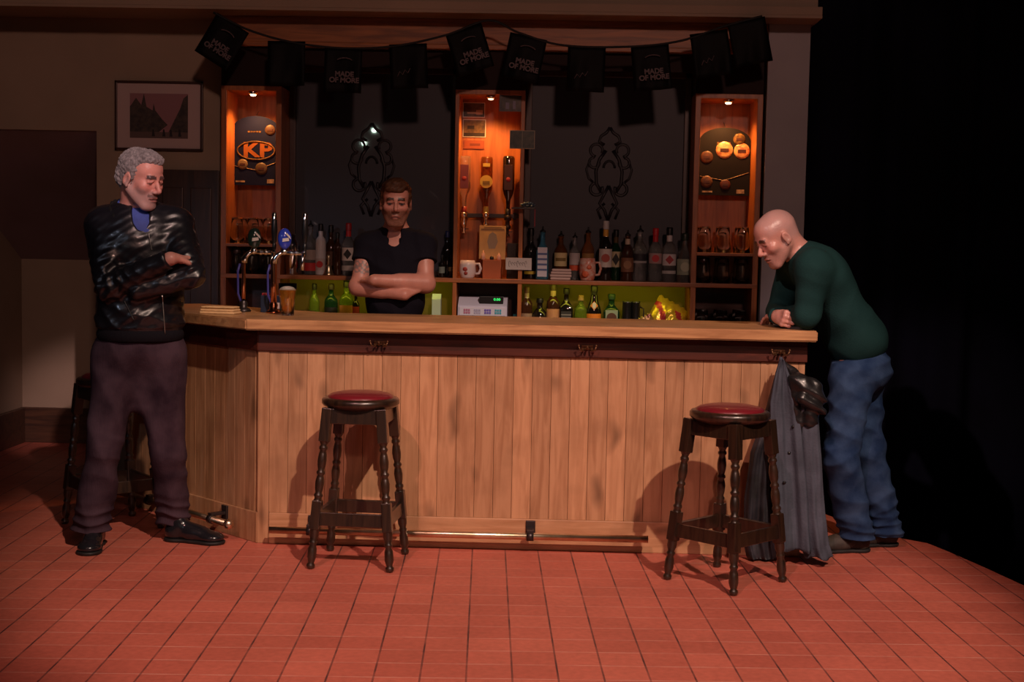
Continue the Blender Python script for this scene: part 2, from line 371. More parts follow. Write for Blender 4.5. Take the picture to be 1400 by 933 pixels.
MS = Matrix.Translation((BX0, BY, 0)) @ Matrix.Rotation(SA-PI, 4, 'Z') @ Matrix.Scale(-1, 4, (1, 0, 0)) @ Matrix.Scale(1, 4)
MS = Matrix.Translation((BX0, BY, 0)) @ Matrix(((SD.x/SL, SD.y/SL, 0, 0), (SD.y/SL, -SD.x/SL, 0, 0), (0, 0, 1, 0), (0, 0, 0, 1)))
# in MS: x runs from the corner to the far end, +y points behind the bar
bm = bmesh.new(); x = .03
while x < SL-.001:
    x2 = min(x+W, SL); box(bm, x+.0006, x2-.0006, .001, .02, .145, .905, .0018, M=MS); x = x2
box(bm, .0, SL, .012, .05, .02, 1.0, M=MS); bobj('side_panel', bm, M_pine_side)
bm = bmesh.new(); box(bm, 0.0, SL, -.010, .02, 0, .145, .004, M=MS); bobj('side_base_board', bm, M_pine_side)
bm = bmesh.new(); box(bm, -.012, SL, -.016, .03, .905, 1.004, .003, M=MS); bobj('side_top_rail', bm, M_rail)
bm = bmesh.new(); box(bm, BX1-.03, BX1, BY+.05, BY+.55, 0, 1.0, .002); bobj('end_panel', bm, M_skirt)
# foot rail
zr = .082; xa, xb = at(368, 724, Y=6.2).x, at(886, 738, Y=6.2).x
bm = bmesh.new(); tube(bm, [(xa, 6.2, zr), (xb, 6.2, zr)], .0165, 16); fr = bobj('foot_rail', bm, M_brass, label='polished brass tube')
for px, py in ((424, 718), (725, 725)):
    x = at(px, py, Y=6.2).x; bm = bmesh.new()
    box(bm, x-.022, x+.022, 6.268, 6.281, .06, .14, .003); box(bm, x-.016, x+.016, 6.19, 6.272, .098, .112, .002)
    tube(bm, [(x-.016, 6.2, zr), (x+.016, 6.2, zr)], .0215, 16)
    bobj('rail_bracket', bm, M_iron, fr)
bm = bmesh.new(); tube(bm, [MS @ Vector((.12, -.09, zr)), MS @ Vector((SL-.05, -.09, zr))], .0165, 16)
lathe(bm, [(0, -.026), (.018, -.018), (.026, 0), (.018, .018), (0, .026)], 14, M=Matrix.Translation(MS @ Vector((.11, -.09, zr))))
fs = bobj('side_foot_rail', bm, M_brass)
for s in (.26, .85):
    bm = bmesh.new(); box(bm, s-.022, s+.022, -.022, -.009, .06, .14, .003, M=MS); box(bm, s-.016, s+.016, -.1, -.018, .098, .112, .002, M=MS)
    tube(bm, [MS @ Vector((s-.016, -.09, zr)), MS @ Vector((s+.016, -.09, zr))], .0215, 16); bobj('rail_bracket', bm, M_iron, fs)
M_hook = pm('dull_bronze', (.16, .08, .04), .5, .8)
# coat hooks on the dark rail
for px, py in ((519, 470), (803, 476), (1066, 482)):
    p = at(px, py, Y=6.26); bm = bmesh.new()
    box(bm, p.x-.028, p.x+.028, 6.264, 6.274, p.z-.008, p.z+.012, .003)
    for s in (-1, 1):
        tube(bm, [(p.x+s*.012, 6.266, p.z), (p.x+s*.02, 6.245, p.z-.012), (p.x+s*.034, 6.232, p.z-.008), (p.x+s*.04, 6.23, p.z+.008)], [.004, .004, .004, .0035], 8)
        lathe(bm, [(0, -.007), (.007, 0), (0, .007)], 8, M=Matrix.Translation((p.x+s*.04, 6.23, p.z+.012)))
    tube(bm, [(p.x, 6.266, p.z), (p.x, 6.238, p.z-.004), (p.x, 6.228, p.z+.012)], [.005, .005, .004], 8)
    bobj('coat_hook', bm, M_hook)
# counter top
TZ = 1.055
tops = [(1.223, 6.19), (-1.372, 6.19), (-2.335, 7.135), (-1.93, 7.54), (-1.10, 6.87), (1.223, 6.87)]
bm = bmesh.new(); prism(bm, [(x, y-6.19) for x, y in tops], 1.005, TZ)
bmesh.ops.bevel(bm, geom=list(bm.edges), offset=.006, segments=2, affect='EDGES')
o = obj('worktop', bm, M_top); o.location = (0, 6.19, 0)
setp(o, 'thick honey coloured wooden bar top running along the counter', 'bar top')

# ------------------------------------------------------------------ back bar
BF, BK = 7.60, 7.90
SZ = 1.222          # top of the long shelf
bb = thing('back_bar', (-.34, BF, 0), 'tall orange wood back bar with three lit columns and two dark mirrors', 'back bar')
def kobj(name, bm, mat, parent=None, **k):
    for v in bm.verts: v.co.x += .34; v.co.y -= BF
    return obj(name, bm, mat, parent or bb, **k)
LX0, LX1 = at(302, 250, Y=BF).x, at(384, 250, Y=BF).x
CX0, CX1 = at(621, 250, Y=BF).x, at(716, 250, Y=BF).x
RX0, RX1 = at(948, 250, Y=BF).x, at(1040, 250, Y=BF).x
for x0, x1 in ((LX0, LX0+.03), (LX1-.03, LX1), (CX0, CX0+.022), (CX1-.022, CX1), (RX0, RX0+.03), (RX1-.03, RX1)):
    bm = bmesh.new(); box(bm, x0, x1, BF, BK, .0, 2.24, .002); kobj('upright', bm, M_upright)
bm = bmesh.new(); box(bm, LX0-.01, RX1+.01, BF-.03, BF-.005, 2.50, 2.64, .003); box(bm, LX0-.01, RX1+.01, BF-.04, BF-.005, 2.475, 2.50, .003); kobj('fascia', bm, M_fascia)
bm = bmesh.new(); box(bm, LX0, LX1, BF-.002, BF+.02, 2.262, 2.475, .002); box(bm, CX0, CX1, BF-.002, BF+.02, 2.262, 2.475, .002); box(bm, RX0, RX1, BF-.002, BF+.02, 2.262, 2.475, .002); box(bm, LX0, RX1, BF+.02, BF+.04, 2.375, 2.475, .002); kobj('header_panel', bm, pm('header_recess_shade', (.016, .006, .005), .6, spec=.2))  # near-black colour paints in the shade of the recessed header
for x0, x1 in ((LX0, LX1), (CX0, CX1), (RX0, RX1)):
    bm = bmesh.new(); box(bm, x0, x1, BK-.012, BK, 1.2, 2.24); kobj('column_back', bm, M_back)
    bm = bmesh.new(); box(bm, x0, x1, BF, BK, 2.236, 2.262, .002); kobj('column_top', bm, M_upright)
for x0, x1 in ((LX0, LX1), (CX0, CX1), (RX0, RX1)):
    xm = (x0+x1)/2
    bm = bmesh.new(); lathe(bm, [(0, 2.236), (.028, 2.236), (.030, 2.224), (.02, 2.218), (.0, 2.220)], 20, xm, 7.645); d = kobj('downlight', bm, M_chrome)
    bm = bmesh.new(); lathe(bm, [(0, 2.2175), (.017, 2.2185), (.012, 2.212), (0, 2.210)], 16, xm, 7.645); kobj('lamp_glow', bm, pm('lamp_glow', (1, .8, .5), .4, emis=((1, .72, .42), 22 if xm < -1 or xm > .5 else 3)), d)
bm = bmesh.new(); box(bm, LX0, RX1, BF-.004, BK, SZ-.024, SZ, .003); kobj('long_shelf', bm, M_shelf)
bm = bmesh.new(); box(bm, LX0, RX1, BF+.0, BK, .905, .93, .002); box(bm, LX0, RX1, BF+.01, BK, 0, .905); kobj('base_cupboard', bm, M_rail)
for x0, x1 in ((LX0, LX1), (RX0, RX1)):
    bm = bmesh.new(); box(bm, x0+.03, x1-.03, BF, BK-.012, 1.375, 1.392, .002); kobj('glass_shelf', bm, M_shelf)
bm = bmesh.new(); box(bm, LX1, CX0, BK-.01, BK, .93, SZ-.024); box(bm, CX1, RX0, BK-.01, BK, .93, SZ-.024); kobj('lower_backing', bm, M_olive)
for x0, x1 in ((LX0, LX1), (CX0, CX1), (RX0, RX1)):
    bm = bmesh.new(); box(bm, x0, x1, BK-.01, BK, .93, SZ-.024); kobj('dark_backing', bm, M_rail)

def mirror_mat():
    m = bpy.data.materials.new('smoked_mirror'); m.use_nodes = True
    nt = m.node_tree; N = nt.nodes; L = nt.links; b = N['Principled BSDF']
    b.inputs['Base Color'].default_value = (.022, .022, .034, 1); b.inputs['Roughness'].default_value = .5
    b.inputs['Coat Weight'].default_value = .6; b.inputs['Coat Roughness'].default_value = .02
    return m
M_mirror = mirror_mat()
M_etch = pm('etched_clear_pattern', (.010, .009, .014), .45)
for x0, x1, cxp in ((LX1, CX0, 508), (CX1, RX0, 833)):
    bm = bmesh.new()
    for a in ((x0, x0+.035, SZ, 2.40), (x1-.035, x1, SZ, 2.40), (x0, x1, 2.37, 2.40), (x0, x1, SZ, SZ+.03)): box(bm, a[0], a[1], 7.84, 7.87, a[2], a[3], .003)
    fr = kobj('mirror_frame', bm, M_door)
    bm = bmesh.new(); box(bm, x0+.03, x1-.03, 7.862, 7.868, SZ+.02, 2.38); mi = kobj('mirror', bm, M_mirror, fr)
    cx = at(cxp, 220, Y=7.86).x; bm = bmesh.new()     # etched scroll ornament, mirror symmetric
    def flat(pts, r):
        tube(bm, [(cx+x, 7.861, 1.86+z) for x, z in pts], r, 6)
        tube(bm, [(cx-x, 7.861, 1.86+z) for x, z in pts], r, 6)
    def arc(x, z, r, a0, a1, n=14, k=1.0): return [(x+r*(1-.0*i)*math.cos(a0+(a1-a0)*i/n)*k, z+r*math.sin(a0+(a1-a0)*i/n)) for i in range(n+1)]
    flat([(0, .23), (.02, .2), (.05, .18), (.06, .15), (.03, .13)], .010)
    flat(arc(.075, .10, .035, -1.5, 3.6), .009); flat(arc(.085, .03, .03, 1.6, -3.2), .009)
    flat([(.02, .1), (.055, .05), (.075, -.02), (.07, -.09), (.04, -.14)], .011)
    flat(arc(.07, -.12, .035, 1.5, -3.6), .010); flat([(.11, .04), (.13, -.01), (.115, -.06), (.09, -.08)], .008)
    flat([(0, -.1), (.03, -.16), (.05, -.2), (.02, -.24), (0, -.3)], .010); flat(arc(0, 0, .04, 0, PI, k=.8), .008)
    flat([(.02, -.2), (.06, -.24), (.04, -.29)], .009)
    for v in bm.verts: v.co.y = 7.8612+(v.co.y-7.861)*.04
    kobj('etched_scroll', bm, M_etch, mi)

# ------------------------------------------------------------------ stools
def make_stool():
    t = thing('bar_stool', (0, 0, 0), 'stool', 'stool', 'turned wooden bar stools')
    top, foot = .118, .175; z1 = .665
    def legM(sx, sy):
        a = Vector((sx*foot, sy*foot, 0)); b = Vector((sx*top, sy*top, z1)); d = b-a
        q = d.to_track_quat('Z', 'X').to_matrix()
        # keep the square blocks of the leg facing the rails
        zz = d.normalized(); xx = Vector((1, 0, 0)); xx = (xx-zz*xx.dot(zz)).normalized(); yy = zz.cross(xx)
        R = Matrix((xx, yy, zz)).transposed().to_4x4(); return Matrix.Translation(a) @ R, d.length
    for sx in (-1, 1):
        for sy in (-1, 1):
            M, Ln = legM(sx, sy); bm = bmesh.new()
            lathe(bm, [(0, 0), (.013, 0), (.019, .008), (.019, .018), (.013, .026), (.016, .034), (.0205, .05), (.019, .085), (.014, .1), (.018, .108), (.018, .114), (.014, .12), (.0205, .14), (.021, .165)], 14, M=M)
            box(bm, -.021, .021, -.021, .021, .165, .285, .004, M=M)
            lathe(bm, [(.020, .283), (.015, .295), (.0195, .303), (.0195, .309), (.014, .317), (.018, .335), (.020, .36), (.017, .38), (.0135, .39), (.019, .397), (.019, .404), (.0135, .412), (.0185, .43), (.0205, .455), (.017, .48), (.0135, .492), (.019, .50), (.019, .507), (.014, .515), (.021, .53)], 14, M=M)
            box(bm, -.022, .022, -.022, .022, .53, Ln, .004, M=M)
            obj('leg', bm, M_darkwood, t)
    for ax in range(2):
        for s in (-1, 1):
            for z0, z1_, nm in ((.18, .235, 'stretcher'), (.60, .662, 'apron')):
                zc = (z0+z1_)/2; off = foot+(top-foot)*zc/.665; bm = bmesh.new()
                hgt = (z1_-z0)/2; Lr = off-.015
                tilt = math.atan2(foot-top, .665)*s
                M = Matrix.Translation((0, s*off, zc)) @ Matrix.Rotation(tilt, 4, 'X')
                if ax: M = Matrix.Rotation(PI/2, 4, 'Z') @ M
                box(bm, -Lr, Lr, -.010, .010, -hgt, hgt, .003, M=M); obj(nm, bm, M_darkwood, t)
    bm = bmesh.new(); lathe(bm, [(0, .645), (.12, .65), (.155, .662), (.168, .668), (.176, .677), (.176, .692), (.168, .70), (.152, .703), (0, .703)], 40); obj('seat_rim', bm, M_darkwood, t)
    bm = bmesh.new(); lathe(bm, [(.150, .702), (.147, .709), (.134, .716), (.10, .723), (.05, .727), (0, .728)], 40); obj('seat_pad', bm, M_redseat, t)
    return t
def dup(root, loc, rz=0, label=None, group=None):
    r = root.copy(); COL.objects.link(r); r.location = loc; r.rotation_euler = (0, 0, rz)
    if label: r['label'] = label
    if group: r['group'] = group
    for ch in list(root.children):
        c = ch.copy(); COL.objects.link(c); c.parent = r
        for g in list(ch.children):
            d = g.copy(); COL.objects.link(d); d.parent = c
    return r
st = make_stool()
for c in st.children:
    c.data.transform(Matrix.Scale(1.048, 4, (0, 0, 1)))
    if 'seat' in c.name: c.data.transform(Matrix.Diagonal((.97, .97, 1, 1)))
st.location = (-.812, 5.972, 0); st.rotation_euler = (0, 0, -.085)
st['label'] = 'dark turned stool with oxblood seat, standing alone before the middle left of the bar'
dup(st, (.785, 5.79, 0), .80, 'dark turned stool with oxblood seat, corner leg forward, beside the hanging grey coat')
dup(st, (-2.108, 6.577, 0), .70, 'dark turned stool mostly hidden behind the man in the black leather jacket')

# ------------------------------------------------------------------ bunting
YB = 7.33
M_cord = pm('black_cord', (.01, .01, .01), .7); M_flag = pm('black_flag_cloth', (.003, .003, .0035), .6, spec=.15, bump=(60, .2))
M_flagtext = pm('flag_print', (.12, .09, .10), .6)
cpts = [(292, 17), (340, 41), (400, 58), (470, 66), (540, 63), (610, 48), (668, 28), (710, 45), (770, 62), (860, 64), (930, 56), (990, 36), (1042, 22)]
cw = [at(x, y, Y=YB) for x, y in cpts]
def crom(P, n=8):
    out = []
    for i in range(len(P)-1):
        p0, p1, p2, p3 = P[max(i-1, 0)], P[i], P[i+1], P[min(i+2, len(P)-1)]
        for k in range(n):
            t = k/n; out.append(.5*((2*p1)+(p2-p0)*t+(2*p0-5*p1+4*p2-p3)*t*t+(3*p1-p0-3*p2+p3)*t**3))
    return out+[P[-1]]
cl = crom(cw)
bm = bmesh.new(); tube(bm, cl, .006, 8); bun = thing('bunting', (0, YB, 2.5), 'swagged string of ten black printed flags across the top of the back bar', 'bunting')
for v in bm.verts: v.co -= bun.location
obj('cord', bm, M_cord, bun)
def cord_at(px):
    best = min(range(len(cl)-1), key=lambda i: abs(proj_x(cl[i])-px)); return cl[best], (cl[best+1]-cl[max(best-1, 0)]).normalized()
def proj_x(p):
    c = Rm.transposed() @ (p-Vector((0, 0, H))); return 700+F*c.x/-c.z
flags = [(318, .5, 'MADE\nOF MORE', 'far left end of the cord, tipped sideways and hanging over the wall', .55),
         (388, .22, '', 'above the lit left column, second from the left end', 0), (474, .02, 'MADE\nOF MORE', 'above the left part of the left mirror, third from the left end', .02),
         (560, -.05, 'AR', 'above the right part of the left mirror', -.05), (632, -.35, 'MADE\nOF MORE', 'immediately left of the peak of the cord', -.32),
         (722, .25, 'MADE\nOF MORE', 'immediately right of the peak of the cord', .2), (802, .03, 'AR', 'above the left part of the right mirror', .02),
         (890, -.1, 'MADE\nOF MORE', 'above the right part of the right mirror', -.1), (972, -.2, 'AR', 'above the lit right column, second from the right end', -.16), (1022, -.3, '', 'at the far right end of the cord beside the pale pillar', -.22)]
random.seed(4)
for i, (px, sl, s, lab, ang) in enumerate(flags):
    p, t = cord_at(px); wf, hf = .20, .235
    M = Matrix.Translation(p) @ Matrix.Rotation(ang, 4, 'Y')
    bm = bmesh.new(); nx, nz = 10, 10; A = {}
    for iy in (0, 1):
        for a in range(nx+1):
            for b in range(nz+1):
                u, v = a/nx-.5, b/nz
                yy = .010*math.sin(u*7+i)*v+.006*math.sin(u*13+2*i+v*3)*v
                A[iy, a, b] = bm.verts.new(M @ Vector((u*wf, yy+iy*.0015-.004, -v*hf)))
    for a in range(nx):
        for b in range(nz):
            bm.faces.new((A[0, a, b], A[0, a, b+1], A[0, a+1, b+1], A[0, a+1, b])); bm.faces.new((A[1, a, b], A[1, a+1, b], A[1, a+1, b+1], A[1, a, b+1]))
    for a in range(nx):
        for b in (0, nz): bm.faces.new((A[0, a, b], A[0, a+1, b], A[1, a+1, b], A[1, a, b]))
    for b in range(nz):
        for a in (0, nx): bm.faces.new((A[0, a, b], A[0, a, b+1], A[1, a, b+1], A[1, a, b]))
    q = M @ Vector((0, 0, 0)); 
    o = obj('flag', bm, M_flag, bun, smooth=True); o.location = -bun.location
    setp(o, 'black flag '+lab)
    if s == 'AR':
        bm = bmesh.new(); tube(bm, [M @ Vector((-.06+k*.014, -.021, -.17+.02*(k%2)+.004*k)) for k in range(6)], .0022, 6); obj('flag_mark', bm, M_flagtext, o)
    if 'MADE' in s:
        tm = text_mesh('flag_lettering', s, .037, M_flagtext, M @ Matrix.Translation((.01 if 'MADE' in s else -.03, -.022, -.155)), o, bold=.0016)
        bm = bmesh.new(); 
        for k in range(12):     # arched mark above the words
            a0 = .5+k*(PI-1)/12; a1 = .5+(k+1)*(PI-1)/12
            if 'MADE' in s: tube(bm, [M @ Vector((.01+.045*math.cos(a0), -.021, -.075+.022*math.sin(a0))), M @ Vector((.01+.045*math.cos(a1), -.021, -.075+.022*math.sin(a1)))], .003, 6)
            else: tube(bm, [M @ Vector((.06+.02*math.cos(a0), -.021, -.05+.012*math.sin(a0))), M @ Vector((.06+.02*math.cos(a1), -.021, -.05+.012*math.sin(a1)))], .0025, 6)
        obj('flag_arch', bm, M_flagtext, o)

# ------------------------------------------------------------------ bottles
def glassm(name, col, rough=.06): return pm(name, col, rough, trans=.75, spec=.6, ior=1.4)
G = dict(clear=pm('clear_bottle_glass', (.86, .90, .90), .04, trans=.93, ior=1.42), green=glassm('green_bottle_glass', (.03, .13, .05)), dark=pm('dark_bottle_glass', (.010, .008, .008), .08, coat=.6),
         amber=glassm('amber_spirit', (.34, .11, .02)), brown=pm('brown_bottle_glass', (.045, .016, .008), .08, coat=.6), blue=glassm('blue_gin_glass', (.12, .42, .62)),
         lime=glassm('lime_bottle_glass', (.35, .52, .06)), orange=glassm('rum_glass', (.55, .22, .07)), frost=pm('frosted_glass', (.62, .62, .64), .4))
_pm = {}
def cm(col, rough=.5, metal=0):
    k = (col, rough, metal)
    if k not in _pm: _pm[k] = pm('label_tone', col, rough, metal, bump=None)
    return _pm[k]
SHAPES = {  # r, shoulder z, neck r, neck top z (fraction of height handled by scale)
    'round': [(0, 0), (.9, 0), (1, .02), (1, .60), (.95, .66), (.6, .74), (.38, .79), (.36, .93), (.42, .935), (.42, .97), (.3, .975), (0, .975)],
    'wine': [(0, 0), (.9, 0), (1, .02), (1, .56), (.9, .64), (.5, .72), (.38, .78), (.36, .95), (.4, .955), (.4, .98), (0, .98)],
    'squat': [(0, 0), (.9, 0), (1, .03), (1.05, .35), (.98, .55), (.7, .66), (.38, .74), (.34, .93), (.4, .94), (.4, .97), (0, .97)],
    'champ': [(0, 0), (.9, 0), (1, .02), (1, .42), (.9, .54), (.55, .7), (.4, .84), (.36, .96), (.42, .965), (.42, .985), (0, .985)],
    'slim': [(0, 0), (.9, 0), (1, .02), (1, .68), (.85, .74), (.42, .8), (.4, .94), (.44, .95), (.44, .975), (0, .975)],
    'flare': [(0, 0), (1.0, 0), (1.1, .02), (1.0, .3), (.85, .55), (.55, .68), (.35, .76), (.33, .94), (.4, .945), (.4, .975), (0, .975)]}
def square(bm, prof, h, r, cx=0, cy=0):
    # rounded-square body with round neck
    rings = []; n = 24
    for q, z in prof:
        k = 0 if z > .68 else 1; ring = []
        for i in range(n):
            a = 2*PI*i/n; c, s = math.cos(a), math.sin(a)
            e = .28 if k else 1.0
            x = math.copysign(abs(c)**e, c); y = math.copysign(abs(s)**e, s)
            ring.append(bm.verts.new((cx+x*q*r, cy+y*q*r, z*h)))
        rings.append(ring)
    for a, b in zip(rings, rings[1:]):
        for i in range(n):
            f = bm.faces.new((a[i], a[(i+1) % n], b[(i+1) % n], b[i])); f.smooth = True
    bm.faces.new(rings[0][::-1]); bm.faces.new(rings[-1])
def bottle(px, ytop, base_z, glass, label, shape='round', r=.037, cap=(.01, .01, .01), capm=0, tag=None, lab=(.2, .5), Y=7.72, group=None, deco=None, sq=False, neckfoil=None, text=None, band=None):
    x = at(px, 378, Y=Y).x
    zt = at(px, ytop, Y=Y).z; h = max((zt-base_z)/1.055, .12)
    t = thing('bottle', (x, Y, base_z), label, 'bottle', group)
    prof = [(max(a, 0.0)*r, b*h) for a, b in SHAPES[shape]]
    bm = bmesh.new()
    if sq: square(bm, [(.9, 0), (1, .02), (1, .55), (.95, .6), (.6, .70), (.38, .76), (.36, .93), (.42, .935), (.42, .975)], h, r)
    else: lathe(bm, prof, 24)
    obj('glass_body', bm, G[glass], t, smooth=not sq)
    bm = bmesh.new()
    if cap == 'pour':
        lathe(bm, [(0, .97*h), (.45*r, .97*h), (.45*r, h), (.25*r, 1.01*h), (.12*r, 1.05*h), (.12*r, 1.09*h), (0, 1.09*h)], 12); cmx = cm((.012, .012, .013), .35)
    else:
        lathe(bm, [(.46*r, .905*h), (.47*r, 1.02*h), (.42*r, 1.055*h), (0, 1.055*h)], 16); cmx = cm(cap, .4, capm)
    obj('cap', bm, cmx, t)
    if neckfoil:
        bm = bmesh.new(); lathe(bm, [(.41*r, .78*h), (.40*r, .90*h)], 16); obj('neck_band', bm, cm(neckfoil, .35), t)
    def wrap(bm, a0, a1, z0, z1, rr, n=14):
        A = []
        for i in range(n+1):
            a = -PI/2+a0+(a1-a0)*i/n
            if sq:
                xx = max(-1, min(1, math.tan(a+PI/2)*1.0)) if abs(a+PI/2) < PI/2 else 1; p = (xx*rr*.82, -rr)
            else: p = (rr*math.cos(a), rr*math.sin(a))
            A.append((bm.verts.new((p[0], p[1], z0)), bm.verts.new((p[0], p[1], z1))))
        for i in range(n): f = bm.faces.new((A[i][0], A[i+1][0], A[i+1][1], A[i][1])); f.smooth = True
    lm = None
    if tag:
        bm = bmesh.new()
        if sq: box(bm, -.74*r, .74*r, -r*1.02-.0006, -r*.9, lab[0]*h, lab[1]*h)
        else: wrap(bm, -1.15, 1.15, lab[0]*h, lab[1]*h, r*1.02+.0004+(r*.05 if shape == 'squat' else r*.08 if shape == 'flare' else 0))
        lm = obj('paper_label', bm, cm(tag, .6), t)
        if deco:      # a coloured emblem or bar printed on the label
            bm = bmesh.new(); rr = r*1.02+.0012+(r*.05 if shape == 'squat' else r*.08 if shape == 'flare' else 0); zc = (lab[0]+lab[1])/2*h; hh_ = (lab[1]-lab[0])*h
            kind, dc = deco
            if kind == 'disc':
                rad = min(hh_*.36, r*.62)
                tube(bm, [(0, -rr-.0008, zc), (0, -rr+.004, zc)], rad, 20)
                for v in bm.verts: v.co.y = max(v.co.y, -rr-.0008)
            elif kind == 'bar': wrap(bm, -.8, .8, zc-hh_*.12, zc+hh_*.12, rr)
            elif kind == 'stripe': wrap(bm, -1.15, 1.15, lab[0]*h, lab[0]*h+hh_*.3, rr)
            elif kind == 'diamond': prism(bm, [(-r*.6, zc), (0, zc-hh_*.4), (r*.6, zc), (0, zc+hh_*.4)], rr-.004, rr+.0008, Matrix.Rotation(PI/2, 4, 'X'))
            elif kind == 'lines':
                for q in range(4): wrap(bm, -.7, .7, zc-hh_*.3+q*hh_*.18, zc-hh_*.3+q*hh_*.18+hh_*.07, rr)
            obj('printed_emblem', bm, cm(dc, .6), lm)
    if band:
        bm = bmesh.new(); wrap(bm, -1.15, 1.15, band[1]*h, band[2]*h, r*1.02+.0006+(r*.08 if shape == 'flare' else 0)); obj('lower_label', bm, cm(band[0], .6), t)
    return t
UG, LG = 'spirit bottles on the long shelf', 'bottles on the lower shelf'
W_, R_, K_ = (.68, .62, .58), (.5, .03, .03), (.02, .02, .02)
B = [ # upper shelf, left mirror
 (424, 304, 'clear', 'clear spirit bottle with black pourer and low red label, beside the right beer tap', dict(cap='pour', tag=(.36, .30, .27), lab=(.3, .5), band=(R_, .08, .24), group=UG)),
 (438, 306, 'frost', 'white frosted bottle with black cap between the red label bottle and brown bottle', dict(shape='slim', r=.030, tag=(.5, .44, .42), lab=(.1, .34), deco=('disc', R_), group=UG)),
 (452, 308, 'brown', 'dark brown bottle behind the small brass bell', dict(shape='wine', r=.032, Y=7.79, tag=(.10, .04, .02), lab=(.2, .5), group=UG)),
 (461, 318, 'brown', 'thin dark brown bottle right of the brass bell', dict(shape='slim', r=.024, group=UG)),
 (476, 305, 'clear', 'clear bottle with red neck and white label nearest the barman on his left side', dict(neckfoil=R_, cap=(.35, .02, .02), tag=W_, lab=(.3, .56), deco=('diamond', K_), band=((.4, .36, .34), .1, .2), group=UG)),
 (604, 352, 'dark', 'tiny dark miniature bottle just right of the barman', dict(r=.018, tag=(.2, .25, .22), lab=(.2, .5), group=UG)),
 (611, 316, 'dark', 'tall dark bottle with blue cap beside the barman', dict(r=.03, Y=7.8, cap=(.02, .03, .12), group=UG)),
 (617, 350, 'dark', 'tiny dark miniature bottle against the centre column', dict(r=.018, tag=(.25, .22, .12), lab=(.3, .5), group=UG)),
 # upper shelf, right mirror
 (725, 312, 'dark', 'near black wine bottle at the left end of the right shelf', dict(shape='wine', Y=7.78, neckfoil=(.03, .03, .03), band=((.5, .36, .03), .1, .16), group=UG)),
 (741, 312, 'blue', 'pale blue square gin bottle with tall white label', dict(sq=True, r=.036, cap='pour', tag=(.62, .60, .68), lab=(.06, .66), deco=('lines', (.1, .14, .3)), group=UG)),
 (766, 318, 'amber', 'amber whisky bottle with cream label behind the folded cloth', dict(r=.038, cap='pour', tag=(.66, .52, .26), lab=(.3, .6), deco=('bar', (.22, .14, .04)), Y=7.79, group=UG)),
 (785, 320, 'clear', 'clear bottle with oval pale label and small red panel', dict(r=.03, cap='pour', tag=(.42, .36, .36), lab=(.35, .62), band=((.55, .08, .03), .22, .34), group=UG)),
 (803, 313, 'orange', 'orange rum bottle standing behind the patterned mug', dict(r=.036, Y=7.80, cap='pour', tag=(.38, .2, .06), lab=(.35, .55), group=UG)),
 (827, 302, 'dark', 'tall dark wine bottle with gold foil neck and white crested label', dict(shape='wine', r=.038, neckfoil=(.65, .36, .06), cap=(.5, .5, .5), tag=(.62, .56, .52), lab=(.24, .56), deco=('disc', (.4, .08, .06)), group=UG)),
 (841, 314, 'green', 'dark green bottle with cream label tucked behind the tall crested bottle', dict(shape='wine', r=.034, Y=7.80, tag=(.6, .52, .32), lab=(.28, .6), deco=('diamond', K_), neckfoil=(.1, .06, .02), group=UG)),
 (857, 317, 'brown', 'brown rum bottle with oval brown label', dict(r=.037, cap='pour', tag=(.20, .09, .05), lab=(.2, .5), deco=('disc', (.3, .16, .08)), neckfoil=(.5, .45, .35), group=UG)),
 (874, 311, 'clear', 'clear vodka bottle with a small black band label', dict(r=.040, cap='pour', tag=(.02, .02, .03), lab=(.42, .54), band=((.35, .35, .36), .36, .4), group=UG)),
 (895, 312, 'clear', 'clear vodka bottle with bright red cap and red emblem', dict(r=.038, cap=(.5, .02, .03), neckfoil=(.5, .02, .03), tag=(.42, .30, .30), lab=(.36, .56), deco=('disc', (.55, .05, .06)), group=UG)),
 (914, 311, 'clear', 'clear vodka bottle with white label and black cap', dict(r=.040, tag=(.62, .6, .62), lab=(.32, .54), deco=('diamond', (.4, .05, .06)), neckfoil=(.6, .6, .62), band=((.5, .5, .5), .16, .22), group=UG)),
 (935, 319, 'clear', 'broad clear liqueur bottle with pale leafy label beside the right column', dict(shape='flare', r=.042, cap=(.02, .03, .02), tag=(.30, .36, .28), lab=(.16, .5), deco=('disc', (.45, .5, .38)), group=UG)),
]
